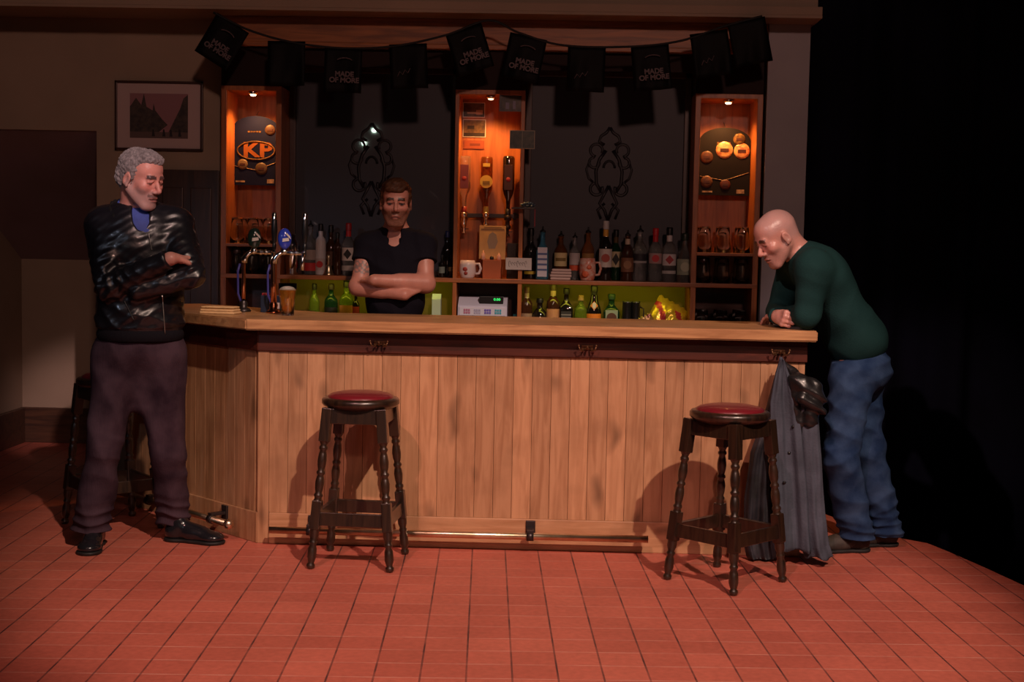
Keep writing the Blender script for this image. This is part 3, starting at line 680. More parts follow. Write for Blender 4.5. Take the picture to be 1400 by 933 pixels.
LB = [ # lower shelf
 (430, 388, 'lime', 'yellow green bottle with long neck nearest the beer glass', dict(r=.03, group=LG)),
 (453, 388, 'green', 'green liqueur bottle with black cap and black label', dict(r=.038, tag=(.015, .015, .012), lab=(.18, .48), cap=(.03, .02, .02), group=LG)),
 (474, 384, 'lime', 'green glowing bottle with orange label beside the barman', dict(r=.04, tag=(.55, .22, .07), lab=(.15, .5), group=LG)),
 (487, 398, 'dark', 'small bottle with red and white label half behind the barman', dict(r=.022, tag=(.5, .05, .08), lab=(.2, .6), group=LG)),
 (709, 418, 'dark', 'stubby dark bottle with teal badge at foot of the centre column', dict(shape='squat', r=.026, tag=(.03, .25, .26), lab=(.25, .7), group=LG)),
 (721, 392, 'brown', 'brown bottle with cream neck label right of the till', dict(r=.033, neckfoil=(.6, .5, .35), tag=(.30, .20, .12), lab=(.15, .42), cap=(.2, .12, .08), group=LG)),
 (739, 408, 'dark', 'squat black bottle with curved white lettering band', dict(shape='squat', r=.043, tag=(.05, .05, .06), lab=(.2, .4), deco=('bar', (.6, .6, .62)), group=LG)),
 (757, 388, 'brown', 'bottle with orange cream label and cream shoulder', dict(r=.038, neckfoil=(.55, .4, .25), tag=(.55, .27, .12), lab=(.12, .5), cap=(.08, .05, .03), group=LG)),
 (775, 394, 'dark', 'square black whiskey bottle with black label', dict(sq=True, r=.038, tag=(.03, .03, .03), lab=(.12, .5), deco=('lines', (.25, .24, .22)), group=LG)),
 (795, 404, 'lime', 'bright yellow green bottle left of the champagne bottle', dict(r=.037, cap=(.35, .22, .08), group=LG)),
 (813, 390, 'dark', 'black champagne bottle with orange label and white shield badge', dict(shape='champ', r=.043, cap=(.02, .02, .02), tag=(.85, .27, .03), lab=(.2, .42), neckfoil=(.02, .02, .02), deco=None, group=LG)),
 (837, 402, 'green', 'square green herbal liqueur bottle with round emblem label', dict(sq=True, r=.046, cap=(.02, .06, .03), tag=(.34, .44, .32), lab=(.2, .62), deco=('disc', (.12, .05, .03)), group=LG)),
]
for px, yt, g, lb, kw in B: bottle(px, yt, SZ, g, lb, **kw)
for px, yt, g, lb, kw in LB:
    t = bottle(px, yt, .93, g, lb, **kw)
    if px == 813:
        h = (at(px, yt, Y=7.72).z-.93)/1.055; bm = bmesh.new(); Mx = Matrix.Rotation(PI/2, 4, 'X')
        prism(bm, [(-.022, .60*h), (0, .50*h), (.022, .60*h), (0, .70*h)], .030, .044, Mx, 0); prism(bm, [(-.01, .57*h), (0, .52*h), (.01, .57*h), (.01, .65*h), (0, .68*h), (-.01, .65*h)], .044, .0452, Mx, 1)
        obj('neck_badge', bm, [cm((.8, .3, .05)), M_white], t)

# small objects among the bottles
p = at(449, 378, Y=7.66)
o = thing('brass_bell', (p.x, 7.66, SZ), 'small brass hand bell standing in front of the brown bottle', 'bell')
bm = bmesh.new(); lathe(bm, [(0, 0), (.032, 0), (.034, .004), (.027, .012), (.020, .035), (.016, .052), (.008, .062), (0, .064)], 20); obj('bell_body', bm, M_brass, o)
bm = bmesh.new(); lathe(bm, [(.005, .062), (.010, .075), (.006, .085), (.011, .10), (.008, .115), (0, .118)], 14); obj('handle', bm, M_brass, o)
p = at(399, 378, Y=7.70)
o = thing('cocktail_shaker', (p.x, 7.70, SZ), 'steel cocktail shaker behind the right beer tap', 'shaker')
bm = bmesh.new(); lathe(bm, [(0, 0), (.032, 0), (.034, .004), (.043, .16), (.043, .165)], 24); obj('tin', bm, M_chrome, o)
bm = bmesh.new(); lathe(bm, [(.042, .164), (.038, .185), (.024, .20), (.022, .22), (.014, .228), (0, .23)], 24); obj('lid', bm, M_chrome, o)
def mug(name, loc, r, h, mat, hs, label, ang=0, patt=None):
    t = thing(name, loc, label, 'mug'); bm = bmesh.new()
    lathe(bm, [(0, 0), (.75*r, 0), (.85*r, .06*h), (r*1.05, .35*h), (r, .75*h), (.9*r, h), (.84*r, h), (.93*r, .7*h), (.9*r, .3*h), (0, .12*h)], 28); b = obj('cup', bm, mat, t)
    bm = bmesh.new(); tube(bm, [(r*.97+.0, 0, .8*h), (r*1.45, 0, .82*h), (r*1.65, 0, .55*h), (r*1.45, 0, .28*h), (r*.98, 0, .25*h)], .0075, 10); obj('handle', bm, mat, t)
    if patt:
        bm = bmesh.new()
        for a, z, rr in patt:
            M = Matrix.Rotation(a, 4, 'Z') @ Matrix.Translation((0, -r*1.045, z*h)) @ Matrix.Rotation(PI/2, 4, 'X'); lathe(bm, [(0, .002), (rr*.7, .001), (rr, -.002), (rr*.9, -.006)], 12, M=M)
        obj('printed_motif', bm, hs, b)
    return t
mug('mug', (at(639, 378, Y=7.66).x, 7.66, SZ), .045, .10, pm('mug_glaze', (.68, .60, .60), .25), cm((.35, .05, .04)), 'round white mug with small red motif below the optics', patt=[(-.25, .5, .014), (-.15, .3, .011)])
mug('mug', (at(804, 378, Y=7.67).x-.005, 7.655, SZ), .045, .125, pm('patterned_glaze', (.6, .42, .36), .3, var=(45, (.55, .12, .06))), cm((.6, .12, .05)), 'orange and white patterned mug in front of the rum bottle', patt=[(-.3, .3, .02), (.2, .6, .014)])
# folded cloth
x = at(766, 380, Y=7.67).x; bm = bmesh.new()
for k, (a, b_) in enumerate(((.056, 0), (.058, .016), (.054, .032), (.048, .047))):
    box(bm, x-a, x+a+.004*k, 7.625, 7.70, SZ+b_+.0005, SZ+b_+.0155, .006)
setp(obj('folded_cloth', bm, pm('pink_grey_cloth', (.50, .36, .33), .9, bump=(40, .5)), smooth=True), 'folded pinkish bar cloth in a stack before the whisky bottle', 'cloth')
# sign on the shelf edge of the centre column
sx_ = at(709, 361, Y=7.585); bm = bmesh.new(); box(bm, -.072, .072, -.004, .004, -.033, .033, .001)
o = obj('shelf_sign', bm, cm((.52, .46, .44))); o.location = (sx_.x, 7.59, sx_.z); setp(o, 'small white rectangular sign with grey script fixed across the upright of the centre column', 'sign')
bm = bmesh.new()
for k in range(7): tube(bm, [(-.05+k*.015+.005*math.cos(a), -.0045, (.012 if k in (0, 3, 6) else .006)*math.sin(a)*1.4) for a in [j*.7 for j in range(8)]], .0012, 5)
obj('sign_scrawl', bm, cm((.10, .08, .08)), o)
# till
tx = at(660, 430, Y=7.66).x
t = thing('cash_register', (tx, 7.68, .93), 'pale electronic till with coloured keys and green display under the shelf', 'till')
bm = bmesh.new(); Mt = Matrix(((0, 0, 1, 0), (1, 0, 0, 0), (0, 1, 0, 0), (0, 0, 0, 1)))
M_till = pm('till_plastic', (.50, .50, .62), .45)
box(bm, -.14, .14, -.075, .15, 0, .09, .006)
prism(bm, [(-.075, .09), (-.07, .165), (.02, .215), (.15, .215), (.15, .09)], -.137, .137, Mt); obj('case', bm, M_till, t)
n_ = Vector((0, -.05, .09)).normalized()
def keyp(u, v, d=0): # on the sloping face
    a = Vector((0, -.07, .165)); b_ = Vector((0, .02, .215)); q = a+(b_-a)*v; q.x = u; nn = Vector((0, -.05, .09)).normalized(); return q+nn*d
Rk = Matrix.Rotation(math.atan2(.05, .09), 4, 'X')
# upright front strip of keys
for i in range(4):
    cc = [(.45, .18, .28), (.4, .4, .55), (.16, .12, .5), (.06, .38, .5)][i]; bm = bmesh.new()
    for a in range(3):
        for b_ in range(2): box(bm, -.105+i*.058+a*.013, -.105+i*.058+a*.013+.011, -.082, -.0745, .112+b_*.017, .126+b_*.017, .0015)
    obj('key_block', bm, cm(cc, .4), t)
bm = bmesh.new(); box(bm, -.13, .13, -.079, -.070, .10, .155, .002); obj('key_panel', bm, cm((.6, .6, .7), .4), t)
bm = bmesh.new(); box(bm, -.02, .115, -.05, .0, .165, .225, .004); d = obj('display_housing', bm, M_blackpl, t)
text_mesh('display_digits', '0.00', .022, pm('green_display', (.0, .3, .05), .4, emis=((.05, 1, .18), 1.5)), Matrix.Translation((.08, -.0512, .205)), d)

for c in [t]+list(t.children):
    for g in ([c] if c is not t else [])+list(c.children if c is not t else []): g.data.transform(Matrix.Scale(.86, 4, (0, 0, 1)))
# menu card, orange box, dark box and candle stubs below the optics
mx_ = at(673, 340, Y=7.74).x
bm = bmesh.new(); box(bm, -.075, .075, -.004, .004, 0, .19, .001); Mt2 = Matrix.Rotation(-.10, 4, 'X')
o = obj('menu_card', bm, pm('parchment', (.62, .42, .17), .6, var=(9, (.46, .30, .14)))); o.location = (mx_, 7.755, SZ+.107); o.rotation_euler = (-.07, 0, 0); setp(o, 'tall parchment coloured card with a grey figure, propped on the orange box', 'card')
bm = bmesh.new()
prism(bm, [(-.02, .06), (-.03, .10), (-.02, .14), (0, .155), (.02, .14), (.03, .10), (.015, .06)], .0041, .0046, Matrix.Rotation(PI/2, 4, 'X')); obj('printed_figure', bm, cm((.28, .24, .2)), o)
bm = bmesh.new(); box(bm, -.065, .065, -.0055, -.004, .166, .172); box(bm, -.05, .05, -.0055, -.004, .178, .182); obj('printed_heading', bm, cm((.2, .12, .05)), o)
bm = bmesh.new(); box(bm, mx_-.05, mx_+.055, 7.68, 7.80, SZ, SZ+.105, .002); setp(obj('orange_box', bm, pm('orange_card', (.42, .11, .035), .5)), 'plain orange brown box beneath the parchment card', 'box')
for x, s, lb in ((-.048, 1, 'small peach candle on the left of the orange box top'), (.0, .5, 'tiny dark figurine at middle of the orange box top'), (.04, .8, 'small peach candle on the right of the orange box top')):
    bm = bmesh.new(); lathe(bm, [(0, 0), (.010, 0), (.012, .004), (.0105, .034*s), (.004, .04*s), (.0015, .052*s), (0, .052*s)], 12, mx_+x, 7.70, z0=SZ+.105)
    setp(obj('candle' if s != .5 else 'figurine', bm, cm((.75, .42, .3), .5) if s != .5 else M_blackpl), lb, 'candle' if s != .5 else 'figurine')
bx_ = at(702, 340, Y=7.78).x
bm = bmesh.new(); box(bm, bx_-.035, bx_+.03, 7.72, 7.84, SZ, SZ+.20, .003); setp(obj('dark_box', bm, cm((.02, .012, .010), .4)), 'tall near black box right of the parchment card', 'box')

# optics: inverted bottles on a rail
oz = at(665, 290, Y=7.8)
orail = thing('optics_rail', ((CX0+CX1)/2, 7.84, oz.z-.02), 'dark bracket rail carrying the three spirit optics', 'rail')
bm = bmesh.new(); box(bm, -.175, .175, .0, .02, -.012, .012, .003); obj('rail_bar', bm, M_iron, orail)
for s in (-1, 1):
    bm = bmesh.new(); box(bm, s*.14-.01, s*.14+.01, .015, .048, -.02, .02, .002); obj('rail_mount', bm, M_iron, orail)
OG = 'optic bottles on the rail'
for px, pyb, pyt, g, tag, nk, lb in ((635, 290, 214, 'clear', (.16, .04, .06), (.3, .03, .03), 'inverted clear optic bottle with dark red label, left of three'), (665, 290, 215, 'amber', (.62, .43, .07), (.6, .45, .08), 'inverted optic bottle with round yellow label, middle of three'), (695, 294, 214, 'dark', (.04, .012, .012), (.02, .02, .02), 'inverted black optic bottle with red mark, right of three')):
    x = at(px, 260, Y=7.80).x; zb = at(px, pyb, Y=7.80).z; h = (at(px, pyt, Y=7.80).z-zb)
    t = thing('optic_bottle', (x, 7.795, zb), lb, 'bottle', OG); r = .034
    bm = bmesh.new(); lathe(bm, [(.3*r, -.0), (.34*r, .16*h), (.4*r, .26*h), (.8*r, .36*h), (r, .44*h), (r, .96*h), (.9*r, h), (0, h)], 24); obj('glass_body', bm, G[g], t)
    bm = bmesh.new()
    if 'round yellow' in lb: tube(bm, [(0, -r-.004, .55*h), (0, -r+.01, .55*h)], .036, 24)
    else: box(bm, -.024, .024, -r-.003, -r+.008, .42*h, .85*h, .002)
    l_ = obj('paper_label', bm, cm(tag, .5), t)
    bm = bmesh.new()
    if 'round yellow' in lb:
        box(bm, -.02, .02, -r-.0055, -r-.004, .50*h, .56*h); b2 = bmesh.new(); box(b2, -.02, .02, -r-.003, -r+.01, .82*h, .88*h); obj('neck_label', b2, cm((.6, .45, .08)), t); em = cm((.20, .12, .02))
    else: lathe(bm, [(0, .0012), (.012, .001), (.013, 0)], 18, M=Matrix.Translation((0, -r-.003, .60*h)) @ Matrix.Rotation(PI/2, 4, 'X')); em = cm((.28, .03, .04))
    obj('printed_emblem', bm, em, l_)
    bm = bmesh.new(); lathe(bm, [(.35*r, .1*h), (.45*r, .1*h), (.45*r, -.02*h), (.3*r, -.03*h)], 14); obj('neck_collar', bm, cm(nk, .4), t)
    bm = bmesh.new()
    lathe(bm, [(.011, -.0), (.021, -.008), (.021, -.028), (.012, -.034), (.012, -.055), (.017, -.06), (.017, -.078), (.008, -.084), (.007, -.11), (.012, -.113), (.012, -.12), (0, -.12)], 16)
    box(bm, -.006, .006, .005, .05, -.02, -.008, .001); box(bm, -.028, .028, -.002, .002, -.098, -.093, .0005)
    obj('measure', bm, M_chrome if g != 'dark' else M_iron, t)

# photographs pinned in the centre column
def card(name, px0, py0, px1, py1, Y, mats, label, cat, bord=.004, pat=None):
    a, b_ = at(px0, py0, Y=Y), at(px1, py1, Y=Y); cx, cz = (a.x+b_.x)/2, (a.z+b_.z)/2; hw, hh = abs(b_.x-a.x)/2, abs(a.z-b_.z)/2
    bm = bmesh.new(); box(bm, -hw, hw, -.0015, .0015, -hh, hh, .0005); o = obj(name, bm, mats[0]); o.location = (cx, Y, cz); setp(o, label, cat)
    bm = bmesh.new(); box(bm, -hw+bord, hw-bord, -.0022, -.0014, -hh+bord, hh-bord); pp = obj('image', bm, mats[1], o)
    if pat:
        bm = bmesh.new()
        for (x, z, w_, h_) in pat: box(bm, x*hw-w_*hw, x*hw+w_*hw, -.0028, -.002, z*hh-h_*hh, z*hh+h_*hh)
        obj('printed_shapes', bm, mats[2], o)
    return o
M_ph = pm('dark_photo', (.03, .022, .02), .35, var=(30, (.12, .08, .05))); M_ph2 = pm('sepia_photo', (.22, .13, .05), .35, var=(30, (.07, .04, .02)))
YC = 7.884
card('photograph', 633, 140, 663, 161, YC, [M_white, M_ph, cm((.4, .28, .2))], 'dark photograph with white edge, upper of two on the column left side', 'photograph', pat=[(.5, -.3, .3, .3), (-.2, -.4, .4, .1)])
card('photograph', 633, 163, 664, 188, YC, [M_white, M_ph2, cm((.02, .012, .01))], 'sepia photograph with dark caption strip, below the dark photograph', 'photograph', pat=[(0, -.72, .9, .2), (-.3, .1, .3, .2)])
card('postcard', 634, 192, 662, 204, YC, [cm((.25, .05, .02)), cm((.28, .06, .02)), cm((.15, .03, .015))], 'small reddish card below the sepia photograph', 'card', pat=[(.1, 0, .5, .3)])
card('photograph', 683, 130, 714, 153, 7.605, [cm((.12, .10, .12)), M_ph, cm((.22, .2, .28))], 'dark photograph pinned high on the centre column front', 'photograph', pat=[(-.3, -.3, .15, .4), (.3, -.2, .12, .5)])
card('photograph', 697, 178, 731, 204, 7.592, [cm((.35, .30, .22)), pm('double_photo', (.035, .05, .045), .35, var=(35, (.10, .10, .07))), cm((.25, .25, .2))], 'greenish double photograph sticking out over the right mirror', 'photograph', pat=[(0, 0, .03, .9)])
# little bracket shelf on the right of the column
p = at(714, 285, Y=7.58); bs = thing('bracket_shelf', (p.x, 7.585, p.z), 'small dark bracket shelf fixed on the column beside the black optic bottle', 'shelf')
bm = bmesh.new(); box(bm, -.06, .075, -.06, .012, -.004, .004, .001); obj('board', bm, M_darkwood, bs)
bm = bmesh.new(); box(bm, .068, .074, -.058, -.05, -.10, -.004, .001); obj('hanging_strap', bm, cm((.25, .02, .03)), bs)
bm = bmesh.new(); random.seed(3)
for k in range(14):
    x = -.03+.085*random.random(); z = .009+.018*random.random(); tube(bm, [(p.x+x, 7.54+.03*random.random(), p.z+z), (p.x+x+.02, 7.55, p.z+z+.008*random.random())], .005, 6)
setp(obj('keys', bm, pm('blue_steel', (.12, .18, .24), .3, .7)), 'bunch of bluish metal keys lying on the small bracket shelf', 'keys')

# snack cards hanging in the side columns
def snack_card(x0p, y0p, x1p, y1p, label, left):
    Y = 7.80; a, b_ = at(x0p, y0p, Y=Y), at(x1p, y1p, Y=Y); cx = (a.x+b_.x)/2; hw = (b_.x-a.x)/2; zt, zb = a.z, b_.z
    t = thing('snack_card', (cx, Y, zb), label, 'poster'); h = zt-zb
    pts = [(-hw, 0), (hw, 0), (hw, h*.80)]+[(hw*math.cos(u), h*.80+h*.2*math.sin(u)) for u in [PI*k/16 for k in range(1, 16)]]+[(-hw, h*.80)]
    Mx = Matrix.Rotation(PI/2, 4, 'X')
    bm = bmesh.new(); prism(bm, pts, -.002, .002, Mx); obj('board', bm, pm('navy_card', (.006, .008, .035) if left else (.010, .008, .010), .6, spec=.15), t)
    gold = pm('gold_print', (.20, .10, .03), .6, spec=.2, var=(60, (.06, .03, .012))); wh = pm('pale_print', (.40, .28, .18), .5, var=(60, (.15, .09, .06))); 
    bm = bmesh.new(); N = 36
    cz = h*.50; tube(bm, [(hw*.02+hw*.80*math.cos(2*PI*k/N), -.003, cz+h*.13*math.sin(2*PI*k/N)) for k in range(N)], .0045, 6, closed=True)
    if left:
        obj('gold_ring', bm, gold, t)
        text_mesh('card_lettering', 'KP', .115, pm('orange_print', (.26, .08, .02), .6, spec=.2), Matrix.Translation((.01, -.0032, cz)), t, bold=.004, xs=1.25)
    else:
        bm.free()
    bm = bmesh.new()
    for k in range(5): box(bm, -.045+k*.016, -.045+k*.016+.011, -.0035, -.002, h*.76, h*.76+.010)
    obj('small_print', bm, gold, t)
    # packets pinned to the board
    packs = [(.62, .80, .030, cm((.06, .028, .015))), (-.55, .30, .03, cm((.14, .09, .05))), (.25, .24, .035, cm((.07, .04, .018)))] if left else [(.55, .83, .034, gold), (-.7, .56, .036, pm('foil_packet', (.10, .035, .018), .5, .1, var=(60, (.04, .015, .01)))), (-.02, .67, .048, pm('foil_packet', (.75, .45, .2), .35, .2, var=(50, (.4, .1, .04)))), (.66, .66, .045, pm('foil_packet', (.75, .45, .2), .35, .2, var=(50, (.4, .1, .04)))), (-.68, .20, .034, pm('foil_packet', (.13, .05, .025), .5, .1, var=(60, (.05, .02, .01)))), (.05, .16, .03, pm('foil_packet', (.07, .015, .01), .5))]
    for u, v, r_, mt in packs:
        bm = bmesh.new(); x, z = u*hw, v*h; r_ = min(r_, hw*.42)
        x = max(-hw+r_*.9, min(hw-r_*.9, x))
        lathe(bm, [(0, .009), (r_*.7, .0085), (r_*.93, .006), (r_, .003)], 18, M=Matrix.Translation((x, 0, z)) @ Matrix.Rotation(PI/2, 4, 'X'))
        pk = obj('snack_packet', bm, mt, t, smooth=True)
        bm = bmesh.new(); box(bm, x-r_*.5, x+r_*.5, -.0105, -.0085, z-r_*.22, z+r_*.18, .0003); obj('packet_band', bm, cm((.05, .015, .01)), pk)
    bm = bmesh.new(); tube(bm, [(-hw*.95, -.003, h*.28), (0, -.003, h*.22), (hw*.95, -.003, h*.34)], .002, 6)
    box(bm, hw*.5, hw*.8, -.0035, -.002, .03*h, .09*h); box(bm, -hw*.85, -hw*.45, -.0035, -.002, .04*h, .065*h); obj('printed_strips', bm, wh, t)
    bm = bmesh.new(); tube(bm, [(0, 0, h*.99), (0, .08, h+.035), (0, .09, h+.035)], .0015, 6); obj('hanging_wire', bm, M_iron, t)
    return t
snack_card(318, 158, 381, 254, 'navy arched peanut card with big orange KP letters in the left column', True)
snack_card(957, 174, 1024, 268, 'dark arched snack card with glowing foil packets in the right column', False)

# ------------------------------------------------------------------ glasses
def pint(name='pint_glass'):
    bm = bmesh.new(); lathe(bm, [(0, .0), (.029, 0), (.030, .003), (.0335, .05), (.0385, .10), (.042, .145), (.0408, .145), (.0372, .10), (.0320, .05), (.0285, .008), (0, .006)], 20); return bm
gme = None
def glasses(xs, Y, z, invert, words, group):
    global gme
    for i, (x, y) in enumerate(xs):
        if gme is None:
            o = obj('pint_glass', pint(), M_glass, smooth=True); gme = o
        else: o = gme.copy(); COL.objects.link(o)
        o.location = (x, y, z+(.145 if invert else 0)); o.rotation_euler = (PI if invert else 0, 0, 0)
        setp(o, words, 'glass', group)
def cols(x0, x1, n): return [x0+.05+(x1-x0-.10)*i/(n-1) for i in range(n)]
for x0, x1, side in ((LX0, LX1, 'left'), (RX0, RX1, 'right')):
    a, b_ = x0+.028, x1-.028
    pos3 = [(x, y) for y in (7.66, 7.78) for x in cols(a, b_, 3)]
    glasses(pos3, 0, 1.392, True, 'upturned pint glass in the rows on the upper glass shelf of the %s column' % side, 'glasses on the %s upper shelf' % side)
    glasses(pos3, 0, SZ, True, 'upturned pint glass in the rows just below the glass shelf of the %s column' % side, 'glasses on the %s long shelf' % side)
a, b_ = RX0+.028, RX1-.028
glasses([(x, y) for y in (7.66, 7.78) for x in cols(a, b_, 3)], 0, .93, True, 'upturned pint glass low down at the foot of the right column', 'glasses low in the right column')

# lower shelf oddments
x = at(598, 430, Y=7.68).x
bm = bmesh.new(); box(bm, x-.03, x+.02, 7.65, 7.72, .93, 1.10, .003); prism(bm, [(-.035, 1.10), (.035, 1.10), (0, 1.13)], -.025+x-.005, .025+x-.005, Matrix(((0, 0, 1, 0), (1, 0, 0, 7.685), (0, 1, 0, 0), (0, 0, 0, 1))))
setp(obj('carton', bm, pm('pale_green_carton', (.42, .55, .38), .5)), 'pale green drinks carton behind the bar, just right of the barman', 'carton')
for px, w_, lb in ((857, .026, 'dark ribbed tankard right of the green herbal bottle'), (869, .024, 'dark ribbed tankard beside the crisp packets')):
    x = at(px, 430, Y=7.68).x; t = thing('tankard', (x, 7.68, .93), lb, 'tankard'); bm = bmesh.new()
    lathe(bm, [(0, 0), (w_*1.1, 0), (w_*1.1, .01), (w_, .02), (w_, .17), (w_*1.08, .18), (w_*1.0, .18), (w_*.9, .02), (0, .015)], 18); obj('cup', bm, pm('pewter', (.06, .06, .07), .3, .8), t)
    bm = bmesh.new(); tube(bm, [(w_, 0, .15), (w_+.02, 0, .14), (w_+.022, 0, .07), (w_, 0, .05)], .004, 8); obj('handle', bm, M_iron, t)
def crisp_bag(cx, cy, cz, w_, h_, d_, rot, mats, label, seed):
    random.seed(seed); bm = bmesh.new(); n, m_ = 22, 16; fr_, bk = [], []
    ph = [random.random()*6 for _ in range(6)]
    for j in range(m_+1):
        v = j/m_; ra, rb = [], []
        for i in range(n+1):
            u = i/n; puff = (math.sin(PI*u)**.5)*(math.sin(PI*min(max((v-.06)/.88, 0), 1))**.5)
            wr = .006*math.sin(u*19+ph[0]+v*4)*math.sin(v*15+ph[1])+.005*math.sin(u*31+ph[2])*math.sin(v*9+ph[3])
            x = (u-.5)*w_*(1-.10*puff); z = (v-.5)*h_+.006*math.sin(u*40+ph[4])*(1 if v in (0, 1) else 0)
            ra.append(bm.verts.new((x, -puff*d_*.5-wr*puff-.0008, z))); rb.append(bm.verts.new((x, puff*d_*.5+wr*puff+.0008, z)))
        fr_.append(ra); bk.append(rb)
    for j in range(m_):
        for i in range(n):
            f = bm.faces.new((fr_[j][i], fr_[j][i+1], fr_[j+1][i+1], fr_[j+1][i])); g_ = bm.faces.new((bk[j][i+1], bk[j][i], bk[j+1][i], bk[j+1][i+1])); f.smooth = g_.smooth = True
            if len(mats) > 1 and ((i+j*1.2) % 13 < 4 and 3 < j < 13): f.material_index = 1
    for j in range(m_):
        for i in (0, n): bm.faces.new((fr_[j][i], fr_[j+1][i], bk[j+1][i], bk[j][i]))
    for i in range(n):
        for j in (0, m_): bm.faces.new((fr_[j][i], fr_[j][i+1], bk[j][i+1], bk[j][i]))
    M = Matrix.Translation((cx, cy, cz)) @ Matrix.Rotation(rot[2], 4, 'Z') @ Matrix.Rotation(rot[1], 4, 'Y') @ Matrix.Rotation(rot[0], 4, 'X')
    bmesh.ops.transform(bm, matrix=M, verts=bm.verts)
    zmin = min(v.co.z for v in bm.verts)
    for v in bm.verts: v.co.z += .866-zmin
    return setp(obj('crisp_packet', bm, mats), label, 'packet')
M_yel = pm('yellow_foil', (.72, .50, .05), .22, .35, bump=(30, .5)); M_redp = pm('red_packet_print', (.5, .04, .06), .3, .2)
x = at(914, 420, Y=7.7).x
crisp_bag(x, 7.72, 1.0, .22, .21, .07, (-.25, .50, 0), [M_yel, M_redp], 'shiny yellow crisp packet with red print leaning at right end of the lower shelf', 2)
crisp_bag(at(884, 430, Y=7.66).x, 7.655, .95, .12, .14, .04, (.1, -.5, .1), [pm('maroon_foil', (.18, .04, .03), .25, .3, var=(40, (.5, .35, .12)))], 'small maroon and gold packet in front of the tankards', 5)
crisp_bag(at(925, 436, Y=7.62).x, 7.625, .92, .11, .10, .035, (.2, .2, -.1), [pm('white_foil', (.35, .36, .5), .3, .2, var=(20, (.06, .05, .2)))], 'small white and violet packet in front of the yellow one', 8)
x = at(410, 430, Y=7.65).x; bm = bmesh.new(); box(bm, x-.02, x+.075, 7.62, 7.74, .93, 1.02, .004)
setp(obj('drip_tray', bm, M_blackpl), 'flat black plastic box behind the pint of beer', 'box')

# ------------------------------------------------------------------ things on the bar top
def beer_tap(px, Y, label, lens_mat, copper_r, k):
    p = at(px, 425, Y=Y); S = 1870/Y; t = thing('beer_tap', (p.x, Y, TZ), label, 'beer tap', 'beer taps on the bar top')
    bm = bmesh.new(); lathe(bm, [(0, 0), (.036, 0), (.038, .006), (.030, .016), (.018, .022), (.022, .04), (.015, .055)], 24); obj('foot', bm, M_iron if k == 0 else M_copper, t)
    h = .30; bm = bmesh.new()
    tube(bm, [(0, 0, .03), (0, 0, h*.5), (0, 0, h-.05), (.004, 0, h-.03)], copper_r, 16); obj('column', bm, M_copper, t)
    bm = bmesh.new(); tube(bm, [(.002, 0, h-.055), (.006, 0, h-.03), (.022, 0, h-.01), (.045, 0, h)], [.016, .015, .012, .010], 14); lathe(bm, [(0, -.018), (.017, -.01), (.017, .01), (0, .018)], 14, M=Matrix.Translation((.05, 0, h+.004))); obj('elbow', bm, M_chrome, t)
    bm = bmesh.new(); tube(bm, [(.045, 0, h), (.15, -.0, h-.003)], .010, 14)
    for x_, r_ in ((.08, .014), (.105, .014), (.145, .019)): tube(bm, [(x_, 0, h-.001), (x_+.012, 0, h-.001)], r_, 14)
    tube(bm, [(.15, 0, h), (.15, -.03, h-.005), (.15, -.045, h-.03), (.15, -.045, h-.085)], .008, 12); obj('spout_arm', bm, M_chrome, t)
    bm = bmesh.new()
    M = Matrix.Translation((.055, -.012, h+.068)) @ Matrix.Rotation(.25, 4, 'Z') @ Matrix.Rotation(PI/2, 4, 'X')
    lathe(bm, [(0, .014), (.030, .012), (.036, .004), (.038, -.004), (.030, -.010), (0, -.012)], 28, M=M @ Matrix.Scale(1.4, 4, (0, 1, 0)) @ Matrix.Scale(.9, 4, (1, 0, 0))); lens = obj('brand_lens', bm, lens_mat, t)
    bm = bmesh.new(); box(bm, -.024, .024, -.0275, -.0262, -.008, .008, .0005, M=Matrix.Translation((.055, .0, h+.062)) @ Matrix.Rotation(-.15, 4, 'Y')); 
    prism(bm, [(.012, .03), (.03, .012), (.034, -.002), (.026, .004), (.008, .022)], .0262, .0275, Matrix.Translation((.055, 0, h+.068)) @ Matrix.Rotation(PI/2, 4, 'X')); obj('lens_mark', bm, M_white, lens)
    bm = bmesh.new(); lathe(bm, [(.006, 0), (.010, .01), (.010, .03), (.006, .035), (.012, .045), (.016, .10), (.014, .15), (.009, .165)], 16, M=Matrix.Translation((.152, 0, h+.01))); hd = obj('handle', bm, M_blackpl, t)
    bm = bmesh.new(); lathe(bm, [(.0135, .146), (.0135, .18), (.008, .188), (0, .19)], 16, M=Matrix.Translation((.152, 0, h+.01))); obj('handle_tip', bm, M_chrome, hd)
    bm = bmesh.new(); tube(bm, [(-.02, -.0, .27-.03), (-.03, .0, .2), (-.028, 0, .09), (-.012, 0, .045)], .006, 8); obj('cooling_pipe', bm, pm('blue_pipe', (.05, .05, .25), .35), t)
beer_tap(333, 6.80, 'left beer tap, copper column with dark green badge', pm('dark_green_lens', (.012, .03, .025), .15, coat=.6), .0095, 0)
beer_tap(374, 6.72, 'right beer tap, thick copper column with blue badge', pm('blue_lens', (.03, .06, .5), .15, coat=.6), .0155, 1)
